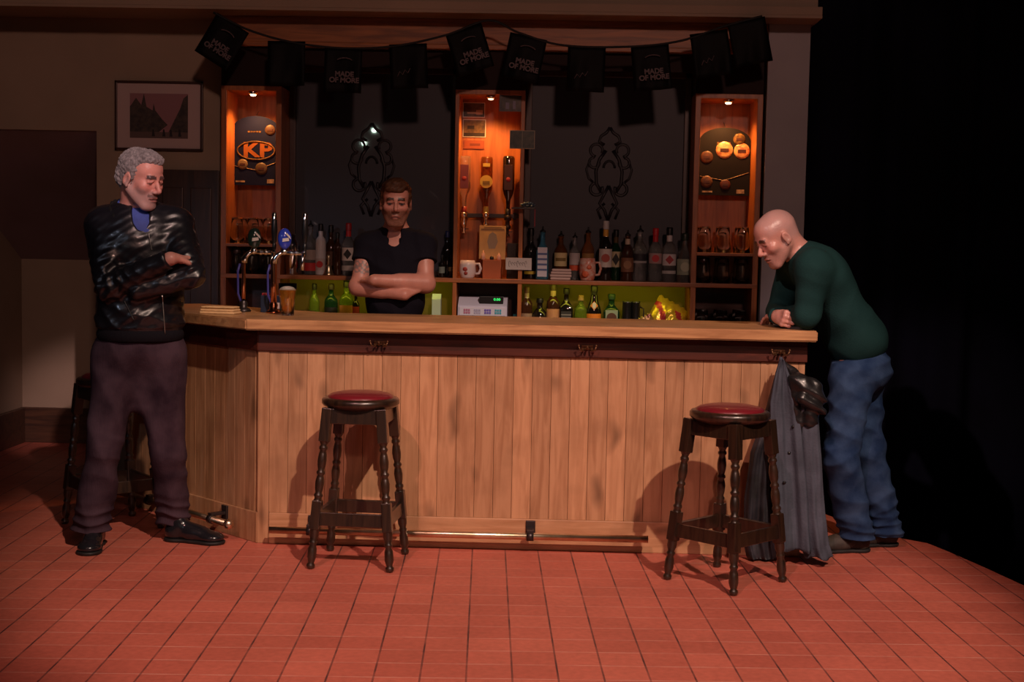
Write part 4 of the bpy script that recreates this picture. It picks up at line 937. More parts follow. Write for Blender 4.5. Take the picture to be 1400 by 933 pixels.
# pint of beer
p = at(393, 431, Z=TZ); p.y = 6.55; p.x = at(393, 431, Y=6.55).x
t = thing('pint_of_beer', (p.x, 6.55, TZ), 'full pint of amber beer with thin white head standing on the bar top', 'beer')
bm = bmesh.new(); lathe(bm, [(0, 0), (.029, 0), (.031, .004), (.036, .07), (.0435, .12), (.0435, .155), (.0415, .155), (.0413, .12), (.034, .07), (.029, .01), (0, .009)], 28); obj('glass', bm, M_glass, t)
bm = bmesh.new(); lathe(bm, [(0, .0105), (.0275, .0115), (.0332, .07), (.0402, .118), (.0402, .122), (0, .122)], 28); obj('amber_liquid', bm, pm('ale', (.95, .36, .04), .15, trans=.7, ior=1.2), t)
bm = bmesh.new(); lathe(bm, [(0, .1225), (.0403, .1225), (.0406, .134), (0, .136)], 28); obj('foam_head', bm, pm('foam', (.75, .66, .58), .8), t)
# tan bar towel block
p = at(303, 426, Z=TZ+.01); bm = bmesh.new()
box(bm, -.088, .088, -.05, .05, .0005, .012, .004); box(bm, -.086, .084, -.048, .047, .0125, .024, .005); box(bm, -.084, .08, -.046, .046, .0245, .036, .006)
o = obj('folded_bar_towel', bm, pm('tan_towel', (.80, .52, .26), .8, bump=(90, .6), var=(14, (.62, .40, .2))), smooth=True); o.location = (p.x+.0, p.y-.02, TZ); o.rotation_euler = (0, 0, -.15); setp(o, 'folded tan bar towel lying on the bar top left of the taps', 'towel')
# dark card box behind the pint
x = at(373, 420, Y=6.83).x; t = thing('till_roll_box', (x, 6.80, TZ), 'small dark blue box with pale label behind the pint of beer', 'box')
bm = bmesh.new(); box(bm, -.05, .05, -.03, .03, 0, .085, .003); b_ = obj('carton', bm, cm((.012, .02, .045), .4), t)
bm = bmesh.new(); box(bm, -.005, .046, -.032, -.029, .012, .05); obj('paper_label', bm, cm((.6, .45, .42)), t)
bm = bmesh.new(); box(bm, -.045, -.005, -.02, .02, .0855, .096, .002); obj('red_lid', bm, cm((.35, .02, .04)), t)

# ------------------------------------------------------------------ coat on the right hook
def coat():
    hp = at(1068, 489, Y=6.22); t = thing('hanging_coat', (hp.x, 6.20, 0), 'long grey coat with black leather hood hanging from the right hook of the bar', 'coat')
    org = Vector((hp.x, 6.20, 0))
    M_grey = pm('grey_wool', (.080, .093, .125), .9, spec=.15, bump=(120, .5), var=(7, (.052, .060, .080))); M_lea = pm('black_leather', (.012, .012, .013), .33, coat=.3, bump=(35, .6)); M_lin = pm('dark_lining', (.03, .03, .04), .5, bump=(30, .6), var=(9, (.008, .008, .01)))
    def drape(name, rows, Y0, dep, nf, amp, mat, seed, thick=.5):
        # rows: (py, left px, right px, y offset); a closed sheath with folds that deepen downwards
        bm = bmesh.new(); rings = []; n = 72; rows2 = []
        for a, b in zip(rows, rows[1:]):
            for k in range(7): f = k/7; rows2.append([a[i]+(b[i]-a[i])*f for i in range(4)])
        rows2.append(list(rows[-1]))
        for j, (py, xl, xr, yo) in enumerate(rows2):
            v = j/(len(rows2)-1); Y = Y0+yo; A, B_ = at(xl, py, Y=Y), at(xr, py, Y=Y); c = (A+B_)/2; hw_ = (B_.x-A.x)/2; ring = []
            for i in range(n):
                a = 2*PI*i/n; cx_ = math.cos(a); sy_ = math.sin(a); u = cx_
                fold = amp*(.35+.65*v)*(math.sin(u*nf+seed+v*1.2)+.35*math.sin(u*nf*2.1+seed*2-v*2)+.2*math.sin(u*nf*4.3+v*5))+.004*math.sin(v*25+u*5+seed)
                x = c.x+cx_*hw_; y = Y+math.copysign(abs(sy_)**.7, sy_)*dep*(.45+.55*v)+fold*(1 if sy_ < 0 else .5)
                z = c.z+.006*math.sin(u*5+seed) if j in (0, len(rows2)-1) else c.z
                ring.append(bm.verts.new(Vector((x, y, max(z, .012)))-org))
            rings.append(ring)
        for a, b in zip(rings, rings[1:]):
            for i in range(n): f = bm.faces.new((a[i], a[(i+1) % n], b[(i+1) % n], b[i])); f.smooth = True
        bm.faces.new(rings[0][::-1]); bm.faces.new(rings[-1]); return obj(name, bm, mat, t)
    drape('sleeve', [(492, 1066, 1070, 0), (520, 1058, 1074, 0), (570, 1044, 1066, 0), (620, 1026, 1062, 0), (680, 1018, 1060, 0), (740, 1016, 1058, 0), (768, 1022, 1062, 0)], 6.185, .03, 7, .010, M_lin, 2.0)
    fp = drape('front_panel', [(490, 1066, 1071, 0), (510, 1060, 1078, -.005), (550, 1052, 1090, -.01), (600, 1052, 1096, -.015), (660, 1056, 1102, -.02), (720, 1060, 1106, -.02), (752, 1062, 1108, -.025)], 6.135, .035, 3.6, .022, M_grey, .7)
    drape('back_panel', [(540, 1084, 1116, 0), (580, 1082, 1120, 0), (640, 1086, 1124, 0), (700, 1090, 1128, -.005), (745, 1094, 1134, -.01), (762, 1100, 1140, -.015)], 6.12, .035, 3.1, .020, M_grey, 3.1)
    for px, py in ((1085, 625), (1077, 665), (1069, 705), (1090, 588)):
        q = at(px, py, Y=6.0)-org; ok, loc_, nn, _ = fp.ray_cast(q, Vector((0, 1, 0)))
        if ok:
            bm = bmesh.new(); lathe(bm, [(0, .004), (.007, .003), (.008, -.002)], 12, M=Matrix.Translation(loc_) @ Matrix.Rotation(PI/2, 4, 'X')); obj('button', bm, M_blackpl, fp)
    return t, org, M_lea
coat_t, coat_org, M_lea = coat()

def pw2(px, py): v = np.array(at(px, py, Z=0)); v[2] = 0; return v
# ------------------------------------------------------------------ bodies: blended solids turned into one surface
V = lambda *a: np.array(a, float)
def n3(v): v = np.asarray(v, float); return v/np.linalg.norm(v)
def pw(px, py, Y): return np.array(at(px, py, Y=Y))
def cap(a, b, ra, rb, k=.02, flat=None, cut=None, op='add'):
    """tapered limb; flat=(dir, s) squashes it; cut=(point, normal) trims beyond a plane"""
    a, b = np.asarray(a, float), np.asarray(b, float); ab = b-a; L2 = ab@ab+1e-12
    def f(P):
        Q = P-a
        if flat is not None:
            d = flat[0]; s = flat[1]; t0 = np.clip((Q@ab)/L2, 0, 1); q = Q-t0[:, None]*ab; c = q@d; q = q+np.outer(c*(1/s-1), d)
            r = np.sqrt((q*q).sum(1))-(ra+(rb-ra)*t0); r = r*(s if s < 1 else 1)
        else:
            t0 = np.clip((Q@ab)/L2, 0, 1); q = Q-t0[:, None]*ab; r = np.sqrt((q*q).sum(1))-(ra+(rb-ra)*t0)
        if cut is not None:
            r = np.maximum(r, (P-cut[0])@cut[1])
        return r
    m = max(ra, rb)*(1 if flat is None else max(1, flat[1])); return dict(f=f, k=k, op=op, lo=np.minimum(a, b)-m, hi=np.maximum(a, b)+m)
def ell(c, r, R=None, k=.02, op='add'):
    c = np.asarray(c, float); r = np.asarray(r, float); R = np.eye(3) if R is None else R
    def f(P):
        q = (P-c)@R; k0 = np.sqrt(((q/r)**2).sum(1))+1e-9; k1 = np.sqrt(((q/(r*r))**2).sum(1))+1e-9; return k0*(k0-1)/k1
    e = np.sqrt(((R*r)**2).sum(1)); return dict(f=f, k=k, op=op, lo=c-e, hi=c+e)
def half(p, n, k=.004): # keep the side against n
    p = np.asarray(p, float); n = n3(n)
    return dict(f=lambda P: (P-p)@n, k=k, op='and', lo=None, hi=None)
def combine(prims, P, sel=None):
    d = None
    for i, p in enumerate(prims):
        if sel is not None and not sel[i]: continue
        v = p['f'](P); k = p['k']
        if p['op'] == 'add':
            if d is None: d = v; continue
            h = np.clip(.5+.5*(d-v)/k, 0, 1); d = d+(v-d)*h-k*h*(1-h)
        else:
            if d is None: continue
            if p['op'] == 'sub': v = -v
            h = np.clip(.5-.5*(d-v)/k, 0, 1); d = d+(v-d)*h+k*h*(1-h)
    return d
def surface(prims, res):
    adds = [p for p in prims if p['op'] == 'add']
    lo = np.min([p['lo'] for p in adds], 0)-3*res; hi = np.max([p['hi'] for p in adds], 0)+3*res
    B = 12; nb = np.ceil((hi-lo)/(res*B)).astype(int); n = nb*B+1
    g = np.full(tuple(n), 1.0, np.float32)
    bc = np.stack(np.meshgrid(*[np.arange(k) for k in nb], indexing='ij'), -1).reshape(-1, 3)
    ctr = lo+(bc+.5)*B*res; rad = B*res*.5*math.sqrt(3)+res
    vals = [p['f'](ctr) for p in prims]
    dall = combine([dict(p, f=(lambda P, v=v: v)) for p, v in zip(prims, vals)], ctr)
    near = np.abs(dall) < rad*2.2+.01
    addv = np.stack([v for p, v in zip(prims, vals) if p['op'] == 'add']); mn = addv.min(0)
    off = np.stack(np.meshgrid(*[np.arange(B+1)]*3, indexing='ij'), -1).reshape(-1, 3)
    for bi in range(len(bc)):
        b = bc[bi]*B
        if not near[bi]:
            if dall[bi] < 0: g[b[0]:b[0]+B+1, b[1]:b[1]+B+1, b[2]:b[2]+B+1] = -1
            continue
    for bi in np.nonzero(near)[0]:
        b = bc[bi]*B
        sel = [(vals[i][bi] < mn[bi]+2.6*rad+p['k']) if p['op'] == 'add' else (abs(vals[i][bi]) < 2.6*rad+p['k'] or p['op'] == 'and') for i, p in enumerate(prims)]
        # a subtraction whose inside holds the whole block matters too
        for i, p in enumerate(prims):
            if p['op'] == 'sub' and vals[i][bi] < 0: sel[i] = True
        P = lo+(off+b)*res
        d = combine(prims, P, sel)
        g[b[0]:b[0]+B+1, b[1]:b[1]+B+1, b[2]:b[2]+B+1] = d.reshape(B+1, B+1, B+1)
    s = g < 0; c8 = np.zeros(tuple(n-1), np.uint8)
    for i in (0, 1):
        for j in (0, 1):
            for k in (0, 1): c8 += s[i:n[0]-1+i, j:n[1]-1+j, k:n[2]-1+k]
    act = (c8 > 0) & (c8 < 8); idx = np.full(act.shape, -1, np.int64); A = np.argwhere(act); idx[act] = np.arange(len(A))
    cor = [(i, j, k) for i in (0, 1) for j in (0, 1) for k in (0, 1)]; gv = [g[A[:, 0]+c[0], A[:, 1]+c[1], A[:, 2]+c[2]] for c in cor]
    acc = np.zeros((len(A), 3)); cnt = np.zeros(len(A))
    for a in range(8):
        for b in range(a+1, 8):
            if sum(abs(cor[a][i]-cor[b][i]) for i in range(3)) != 1: continue
            va, vb = gv[a], gv[b]; m = (va < 0) != (vb < 0); t = np.where(m, va/(va-vb+1e-12*(~m)), 0)
            pos = np.array(cor[a])+t[:, None]*(np.array(cor[b])-np.array(cor[a])); acc[m] += pos[m]; cnt[m] += 1
    verts = lo+(A+acc/cnt[:, None])*res; faces = []
    for ax in range(3):
        o1, o2 = [(1, 2), (2, 0), (0, 1)][ax]; sl0 = [slice(None)]*3; sl1 = [slice(None)]*3; sl0[ax] = slice(0, -1); sl1[ax] = slice(1, None)
        E = np.argwhere(s[tuple(sl0)] != s[tuple(sl1)]); ok = (E[:, o1] > 0) & (E[:, o2] > 0) & (E[:, o1] < act.shape[o1]) & (E[:, o2] < act.shape[o2]); E = E[ok]
        def cell(d1, d2): q = E.copy(); q[:, o1] -= d1; q[:, o2] -= d2; return idx[q[:, 0], q[:, 1], q[:, 2]]
        Q = np.stack([cell(0, 0), cell(1, 0), cell(1, 1), cell(0, 1)], 1); fl = s[E[:, 0], E[:, 1], E[:, 2]]
        Q[~fl] = Q[~fl][:, ::-1]; faces.append(Q)
    Fq = np.concatenate(faces); Fq = Fq[(Fq >= 0).all(1)]
    return verts, Fq
def normals(v, f):
    a = np.cross(v[f[:, 2]]-v[f[:, 0]], v[f[:, 3]]-v[f[:, 1]]); n = np.zeros_like(v)
    for i in range(4): np.add.at(n, f[:, i], a)
    return n/(np.linalg.norm(n, axis=1)[:, None]+1e-12)
def relax(v, f, it=1, w=.5):
    for _ in range(it):
        s_ = np.zeros_like(v); c = np.zeros(len(v))
        for i in range(4):
            j = (i+1) % 4; np.add.at(s_, f[:, i], v[f[:, j]]); np.add.at(c, f[:, i], 1); np.add.at(s_, f[:, j], v[f[:, i]]); np.add.at(c, f[:, j], 1)
        v = v*(1-w)+w*s_/c[:, None]
    return v
def solid(name, prims, res, mat, parent=None, org=None, disp=None, color=None, label=None, it=1, post=None):
    v, f = surface(prims, res); v = relax(v, f, it)
    # drop stray specks of a few faces
    if disp is not None: v = v+normals(v, f)*disp(v, normals(v, f))[:, None]
    if post is not None: v = post(v)
    me = bpy.data.meshes.new(name); vv = v-(np.asarray(org) if org is not None else 0)
    me.vertices.add(len(v)); me.vertices.foreach_set('co', vv.ravel().astype(np.float32))
    me.loops.add(len(f)*4); me.loops.foreach_set('vertex_index', f.ravel().astype(np.int32))
    me.polygons.add(len(f)); me.polygons.foreach_set('loop_start', np.arange(0, len(f)*4, 4, dtype=np.int32)); me.polygons.foreach_set('loop_total', np.full(len(f), 4, np.int32))
    me.polygons.foreach_set('use_smooth', np.ones(len(f), bool)); me.update(calc_edges=True); me.validate()
    if color is not None and len(me.vertices) == len(v):
        at_ = me.color_attributes.new('Col', 'FLOAT_COLOR', 'POINT'); c = color(v); at_.data.foreach_set('color', np.concatenate([c, np.ones((len(v), 1))], 1).ravel().astype(np.float32))
    o = bpy.data.objects.new(name, me); COL.objects.link(o); me.materials.append(mat)
    if parent: o.parent = parent
    if label: o['label'] = label
    return o
_rs = np.random.RandomState(7); _K = _rs.normal(size=(40, 3)); _PH = _rs.uniform(0, 6.28, 40)
def nz(P, s, seed=0, n=7): # cheap smooth noise about -1..1
    o = np.zeros(len(P))
    for i in range(n): j = (i+seed*5) % 40; o += np.sin(P@(_K[j]*s)+_PH[j])
    return o/n*1.6
def wrinkle(P, d, freq, amp, seed=0, warp=1.6, ls=9): # creases across direction d
    ph = (P@n3(d))*freq+warp*nz(P, ls, seed)+_PH[seed % 40]
    m = np.clip(.55+.6*nz(P, 7, seed+3), 0, 1)
    return amp*m*(1-2*(np.sin(ph)**2+.05)**.42)

def skin_mat(name, rough=.42):
    m = pm(name, (.5, .25, .2), rough, spec=.4, bump=(160, .25)); nt = m.node_tree; a = nt.nodes.new('ShaderNodeAttribute'); a.attribute_name = 'Col'
    b = nt.nodes['Principled BSDF']; nt.links.new(a.outputs['Color'], b.inputs['Base Color'])
    b.inputs['Subsurface Weight'].default_value = .08; b.inputs['Subsurface Radius'].default_value = (.012, .004, .002); b.inputs['Subsurface Scale'].default_value = .5
    return m
M_skin = skin_mat('skin')
class Head:
    def __init__(s, c, fwd, up, sc):
        s.c = np.asarray(c, float); y = n3(fwd); z = n3(np.asarray(up, float)-y*(np.asarray(up)@y)); x = np.cross(y, z); s.R = np.stack([x, y, z], 1); s.s = sc
    def w(s, *l): return s.c+s.R@(np.array(l)*s.s)
    def loc(s, P): return ((P-s.c)@s.R)/s.s
    def E(s, c, r, k=.012, op='add', rot=None):
        R = s.R if rot is None else s.R@rot; return ell(s.w(*c), np.array(r)*s.s, R, k*s.s, op)
    def K(s, a, b, ra, rb, k=.012, op='add'): return cap(s.w(*a), s.w(*b), ra*s.s, rb*s.s, k*s.s, op=op)
    def prims(s, jaw=1.0, nose=1.0, mouth=0, brow=1.0, frown=0):
        E, K = s.E, s.K; q = [E((0, -.018, .035), (.074, .094, .084)), E((0, .035, .045), (.060, .050, .060), .02), E((0, .03, -.03), (.060, .060, .075), .02)]
        for x in (-1, 1): q += [K((x*.056, -.002, -.045), (x*.022*jaw, .066, -.098), .017, .020, .025), E((x*.040, .058, -.018), (.024, .024, .024), .018)]
        q += [E((0, .072, -.100), (.024, .020, .018), .018), K((-.034, .078, .024), (.034, .078, .024), .0115*brow, .0115*brow, .014), E((0, .080, -.062), (.026, .016, .026), .018)]
        q += [K((0, .084, .016), (0, .112*1, -.022), .0075, .0105*nose, .010), E((0, .104, -.028), (.0105, .012, .009), .006)]
        for x in (-1, 1): q += [E((x*.0125, .097, -.031), (.008, .011, .008), .006)]
        for x in (-1, 1): q += [E((x*.0315, .094, .006), (.019, .013, .013), .012, 'sub')]
        for x in (-1, 1): q += [E((x*.0315, .0745, .004), (.0135, .0135, .0125), .003), K((x*.020, .088, .013), (x*.044, .080, .010), .0035, .003, .004)]
        q += [E((0, .0945, -.0575), (.022, .0075, .0048), .004), E((0, .0925, -.0695), (.019, .008, .0062), .004), K((0, .1, -.0630), (-.023, .097, -.0635-frown), .0030+mouth, .0026+mouth, .003, 'sub'), K((0, .1, -.0630), (.023, .097, -.0635-frown), .0030+mouth, .0026+mouth, .003, 'sub')]
        c_, s_ = math.cos(.25), math.sin(.25)
        for x in (-1, 1):
            rot = np.array([[1, 0, 0], [0, c_, s_], [0, -s_, c_]])
            q += [E((x*.077, -.006, -.006), (.010, .019, .031), .006, rot=rot), E((x*.087, -.002, -.004), (.008, .010, .019), .005, 'sub', rot=rot), E((x*.079, .002, -.03), (.006, .008, .010), .004)]
        return q
    def color(s, P, skin, beard=None, brow=(.1, .07, .05), iris=(.05, .06, .07), scalp=None, closed=0, beard_amt=.7, sclera=(.42, .36, .34)):
        L = s.loc(P); x, y, z = L.T; ax = np.abs(x); c = np.tile(np.array(skin), (len(P), 1))
        c = c*(1+.10*nz(P, 60, 1))[:, None]
        def mix(m, col): m = np.clip(m, 0, 1)[:, None]; c[:] = c*(1-m)+np.array(col)*m
        head = (np.abs(L).max(1) < .15)
        sm = lambda v, w_: np.clip(v/w_+.5, 0, 1)
        ck = np.exp(-(((ax-.038)/.022)**2+((z+.02)/.022)**2))*(y > .02); mix(.35*ck*head, (skin[0]*1.08, skin[1]*.72, skin[2]*.75))
        ns = np.exp(-((ax/.016)**2+((z+.026)/.014)**2))*(y > .08); mix(.4*ns*head, (skin[0]*1.05, skin[1]*.66, skin[2]*.7))
        if scalp is not None:
            m = sm(z-.035+.35*(y-.05)*0, .02)*sm(.062-y, .03)+sm(-y-.02, .03)*sm(z+.03, .03); mix(.45*np.clip(m, 0, 1)*head, scalp)
        if beard is not None:
            j = sm(-.035-z+.25*np.clip(y-.03, -1, .03), .02)*sm(y+.005, .02)*sm(ax*0+.12+z, .02)
            j = np.maximum(j, sm(-z-.038, .008)*sm(.036-ax, .01)*(y > .06)); j = np.maximum(j, sm(.016-np.abs(y-.008), .01)*sm(.0-z, .03)*(ax > .04))
            mix(beard_amt*j*head*(.8+.25*nz(P, 400, 2)), beard)
        lip = ((ax/.024)**2+((z+.063)/.0115)**2 < 1)&(y > .075)&head; mix(lip*.7, (skin[0]*.72, skin[1]*.55, skin[2]*.58))
        mix(((np.abs(z+.0635+(.006*(ax/.023)**2 if not closed else 0)) < .0034)&(ax < .025)&(y > .075)&head)*.8, (.04, .012, .012))
        bz = .026-.0*ax+.004*np.sin(np.clip(ax/.05, 0, 1)*3.14); mix(.95*((np.abs(z-bz) < .0072)&(ax > .010)&(ax < .047)&(y > .05)&head), brow)
        ex = (ax-.0315); eye = ((ex/.0135)**2+((z-.003)/(.0062 if not closed else .0042))**2 < 1)&(y > .06)&head
        if closed: mix(eye*.85, (.05, .02, .018))
        else:
            mix(eye*1., sclera); ir = ((ex)**2+(z-.003)**2 < .0075**2)&eye; mix(ir*1., iris)
            ll = (np.abs(((ex/.0145)**2+((z-.003)/.007)**2)-1) < .45)&(z > .002)&(y > .06)&head; mix(ll*.9, (.05, .02, .02))
        return np.clip(c, 0, 1)

def hand(W, d, n, th, curl=(.35, .45, .35), s=1.0, spread=.05, thumb=(.55, .3), k=.006):
    """palm, four unequal fingers bent towards the palm side n, and a thumb on side th"""
    W = np.asarray(W, float); d = n3(d); n = n3(np.asarray(n, float)-d*(np.asarray(n, float)@d)); l = np.cross(d, n)*th
    q = [cap(W, W+d*.035*s, .021*s, .024*s, .02, flat=(n, .8))]
    offs = (.029, .010, -.010, -.028); lens = ((.042, .026, .020), (.046, .030, .021), (.042, .028, .020), (.034, .021, .018)); base = (.088, .092, .087, .078)
    for i in range(4):
        kn = W+(d*base[i]+l*offs[i])*s; q.append(cap(W+(d*.015+l*offs[i]*.6)*s, kn, .0135*s, .0112*s, .012))
        dd = n3(d+l*spread*(1.5-i)); ang = 0; p = kn; r = (.0095, .0098, .0093, .0082)[i]*s
        for j in range(3):
            ang += curl[j]; dj = dd*math.cos(ang)+n*math.sin(ang); e = p+dj*lens[i][j]*s; q.append(cap(p, e, r, r*.92, k)); p = e; r *= .92
    q.append(cap(W+d*.02*s+l*.012*s, W+d*.05*s+l*.02*s+n*.012*s, .016*s, .013*s, .012))
    t0 = W+(d*.030+l*.026+n*.008)*s; t1 = t0+(n3(d*math.cos(thumb[0])+l*math.sin(thumb[0])+n*.35))*.042*s; t2 = t1+n3(d*math.cos(thumb[1])+l*math.sin(thumb[1])*.6+n*.55)*.030*s
    q += [cap(t0, t1, .0125*s, .0110*s, .008), cap(t1, t2, .0108*s, .0088*s, .004)]
    return q

def collar(c, T, rx, ry, th, fl, gap, drop, n=20, k=.012, open_=0):
    s_, f_, u_ = T.T; pts = []
    for i in range(n+1):
        a = -PI+gap+(2*PI-2*gap)*i/n; q = (1-math.cos(a))/2
        pts.append(c+s_*rx*math.sin(a)*(1+open_*q)-f_*ry*math.cos(a)-u_*drop*q*q)
    return [cap(a, b, th, th, k, flat=(u_, fl)) for a, b in zip(pts, pts[1:])]
def shoe(name, parent, org, heel, toe, L, Wd, mat, sole_mat, z=0, rough_sole=False):
    """a shoe standing on z, from heel towards toe"""
    h = np.array([heel[0], heel[1], z]); t = np.array([toe[0], toe[1], z]); d = n3(t-h); t = h+d*L; u = V(0, 0, 1); l = np.cross(d, u)
    R = np.stack([d, l, u], 1); q = lambda a, b, c: h+d*a*L+l*b*Wd+u*c
    up = [ell(q(.17, 0, .045), (.17*L, .40*Wd, .045), R, .02), ell(q(.50, 0, .040), (.26*L, .42*Wd, .040), R, .025), ell(q(.80, .03, .030), (.20*L, .50*Wd, .028), R, .03),
          cap(q(.17, 0, .05), q(.22, 0, .105), .036, .037, .02), cap(q(.3, 0, .075), q(.6, 0, .045), .030, .026, .03), half(V(0, 0, z+.012), V(0, 0, -1), .003)]
    up.append(cap(q(.2, 0, .10), q(.2, 0, .16), .028, .03, .006, op='sub'))
    o = solid(name, up, .004, mat, parent, org)
    so = [ell(q(.17, 0, .012), (.185*L, .44*Wd, .03), R, .02), ell(q(.52, 0, .012), (.28*L, .42*Wd, .03), R, .03), ell(q(.79, .03, .012), (.225*L, .54*Wd, .03), R, .03), half(V(0, 0, z+.017), V(0, 0, 1), .002), half(V(0, 0, z+.001), V(0, 0, -1), .001)]
    solid('sole', so, .0035, sole_mat, o, org); return o

def frame(yaw, lean=(0, 0)):
    """columns: the figure's left, its front, up.  yaw 0 faces the camera"""
    f = V(math.sin(yaw), -math.cos(yaw), 0); s_ = V(math.cos(yaw), math.sin(yaw), 0); u = V(0, 0, 1)
    if lean[0]: a = lean[0]; f, u = f*math.cos(a)-u*math.sin(a), u*math.cos(a)+f*math.sin(a)
    return np.stack([s_, f, u], 1)
def person(org, label, group=None): pass
SK = (.50, .235, .19)

def hit(prims, p, d, off=.003):
    """march from p along d to the solid and stop off before it"""
    p = np.asarray(p, float).copy(); d = n3(d)
    for _ in range(60):
        v = combine(prims, p[None])[0]
        if v < off: break
        p += d*max(v-off*.5, .001)
    return p
# ================================================================== man in the leather jacket
def man_leather():
    org = V(-1.86, 6.13, 0); T = frame(.30); s_, f_, u_ = T.T; YB_ = 6.10
    hd = Head(pw(193, 244, 6.05), V(.88, -.44, -.32), V(.22, -.14, 1), 1.05)
    nk = pw(183, 296, 6.12); ch = pw(190, 342, 6.12); be = pw(192, 408, 6.12); pv = pw(192, 470, 6.14)
    shR, shL = pw(142, 308, 6.10), pw(240, 308, 6.17)
    elR, elL = pw(150, 392, 5.98), pw(262, 376, 6.02)
    wrR, wrL = pw(233, 354, 5.92), pw(188, 398, 5.96)
    hpR, hpL = pw(163, 492, 6.12), pw(222, 492, 6.17); knR, knL = pw(142, 612, 6.06), pw(229, 618, 6.20)
    anR, anL = pw(126, 735, 6.14), pw(237, 728, 6.33)
    anR[2] = .10; anL[2] = .10
    # body -------------------------------------------------
    q = hd.prims(jaw=1.0, mouth=.0012)
    q += [cap(hd.w(0, -.03, -.05), nk+u_*.02, .056, .060, .03), ell(ch, (.165, .10, .17), T, .05), ell(be, (.155, .11, .14), T, .05), ell(pv, (.155, .105, .10), T, .05), cap(nk, shR*.6+nk*.4, .05, .05, .05), cap(nk, shL*.6+nk*.4, .05, .05, .05)]
    for a, b, c in ((shR, elR, wrR), (shL, elL, wrL)): q += [cap(a, b, .052, .043, .04), cap(b, c, .042, .030, .02)]
    for a, b, c in ((hpR, knR, anR), (hpL, knL, anL)): q += [cap(a, b, .078, .055, .05), cap(b, c, .055, .038, .03)]
    q += [cap(anR, anR+n3(pw2(116, 768)-pw2(133, 742))*.13+V(0, 0, -.055), .024, .018, .02), cap(anL, anL+n3(pw2(283, 743)-pw2(226, 739))*.13+V(0, 0, -.055), .024, .018, .02)]
    hR = hand(wrR+(wrR-elR)*.02, V(.26, .96, -.02), V(.1, .05, -1), -1, curl=(.3, .5, .3), s=1.0, thumb=(.4, .1)); q += hR
    q += hand(wrL, V(-.35, .9, .05), V(.9, .35, 0), 1, curl=(.3, .4, .3), s=.9)
    def colr(P):
        c = hd.color(P, SK, beard=(.30, .24, .23), brow=(.06, .04, .038), closed=1, beard_amt=.75)
        L = hd.loc(P); m = (np.abs(L[:, 2]+.050) < .0065)&(np.abs(L[:, 0]) < .03)&(L[:, 1] > .07); c[m] = c[m]*.3+np.array((.05, .03, .028))*.7
        return c
    body = solid('person', q, .0042, M_skin, None, org, color=colr, it=0); body.location = org
    setp(body, 'grey haired bearded man in black leather jacket standing with folded arms', 'person')
    # hair -------------------------------------------------
    h = [hd.E((0, -.024, .044), (.080, .093, .080)), hd.E((0, .022, .094), (.058, .058, .030), .02), hd.E((0, -.06, -.01), (.070, .058, .06), .02), hd.E((0, .115, .026), (.070, .052, .066), .012, 'sub'), hd.E((0, .06, -.05), (.11, .075, .075), .014, 'sub')]
    for x in (-1, 1): h.append(hd.K((x*.071, .012, .03), (x*.071, .012, -.015), .010, .006, .01)); h.append(hd.E((x*.083, -.004, -.008), (.02, .022, .03), .006, 'sub'))
    solid('hair', h, .0035, pm('grey_hair', (.10, .088, .088), .6, var=(90, (.23, .21, .21)), bump=(160, .8), sheen=.3), body, org, disp=lambda P, N: .0028*nz(P*np.array([1, 1, .6]), 230, 1)+.003*nz(P, 90, 2), label='short wavy grey hair')
    # shirt -------------------------------------------------
    hc = hd.w(0, -.02, -.095)
    sh = [cap(nk+u_*.045-f_*.0, nk-u_*.05+f_*.03, .064, .085, .03), ell(ch+u_*.04+f_*.02+s_*.02, (.11, .108, .15), T, .03)]
    sh.append(cap(nk+u_*.08+f_*.01, nk+u_*.03, .056, .056, .006, op='sub'))
    M_shirt = pm('blue_shirt', (.05, .09, .36), .7, var=(14, (.03, .05, .24)), bump=(120, .2))
    shirt = solid('shirt', sh, .005, M_shirt, body, org)
    col = collar(nk+u_*.052+f_*.012, T, .070, .066, .0075, 3.0, .30, .062, open_=-.15)
    solid('shirt_collar', col, .004, M_shirt, shirt, org)
    # jacket -------------------------------------------------
    jk = [ell(ch+u_*.01, (.205, .142, .20), T, .05), ell(be, (.195, .150, .17), T, .07), ell(pw(192, 440, 6.12), (.198, .148, .13), T, .05),
          cap(nk-u_*.01, shR, .075, .075, .06), cap(nk-u_*.01, shL, .075, .075, .06)]
    jk += [cap(shR, elR, .082, .070, .035), cap(elR, elR+(wrR-elR)*.97, .066, .044, .012, cut=(elR+(wrR-elR)*.97, n3(wrR-elR)))]
    jk += [cap(shL, elL, .080, .068, .035), cap(elL, wrL, .065, .045, .012)]
    jk.append(half(pw(192, 462, 6.12), V(0, 0, -1), .01))
    jk.append(ell(nk+u_*.03+f_*.10+s_*.030, (.034, .09, .092), T, .015, 'sub'))
    jk.append(cap(nk+u_*.0, nk+u_*.15, .062, .075, .01, op='sub'))
    def dj(P, N):
        w_ = np.zeros(len(P)); 
        for a, b, sd in ((shR, elR, 1), (elR, wrR, 2), (shL, elL, 3), (elL, wrL, 4)):
            ab = b-a; t = np.clip(((P-a)@ab)/(ab@ab), 0, 1); dist = np.linalg.norm(P-a-t[:, None]*ab, axis=1); m = np.exp(-(np.clip(dist-.078, 0, 1)/.010)**2)*(.45+.75*np.exp(-((t-(.95 if sd in (1, 3) else .1))/.35)**2)); w_ += m*(wrinkle(P, ab+V(.1, 0, .15), 52, .0062, sd, 2.2, 12)+wrinkle(P, ab*.6+V(.2, 0, -.3), 70, .0030, sd+12, 2.4, 14))
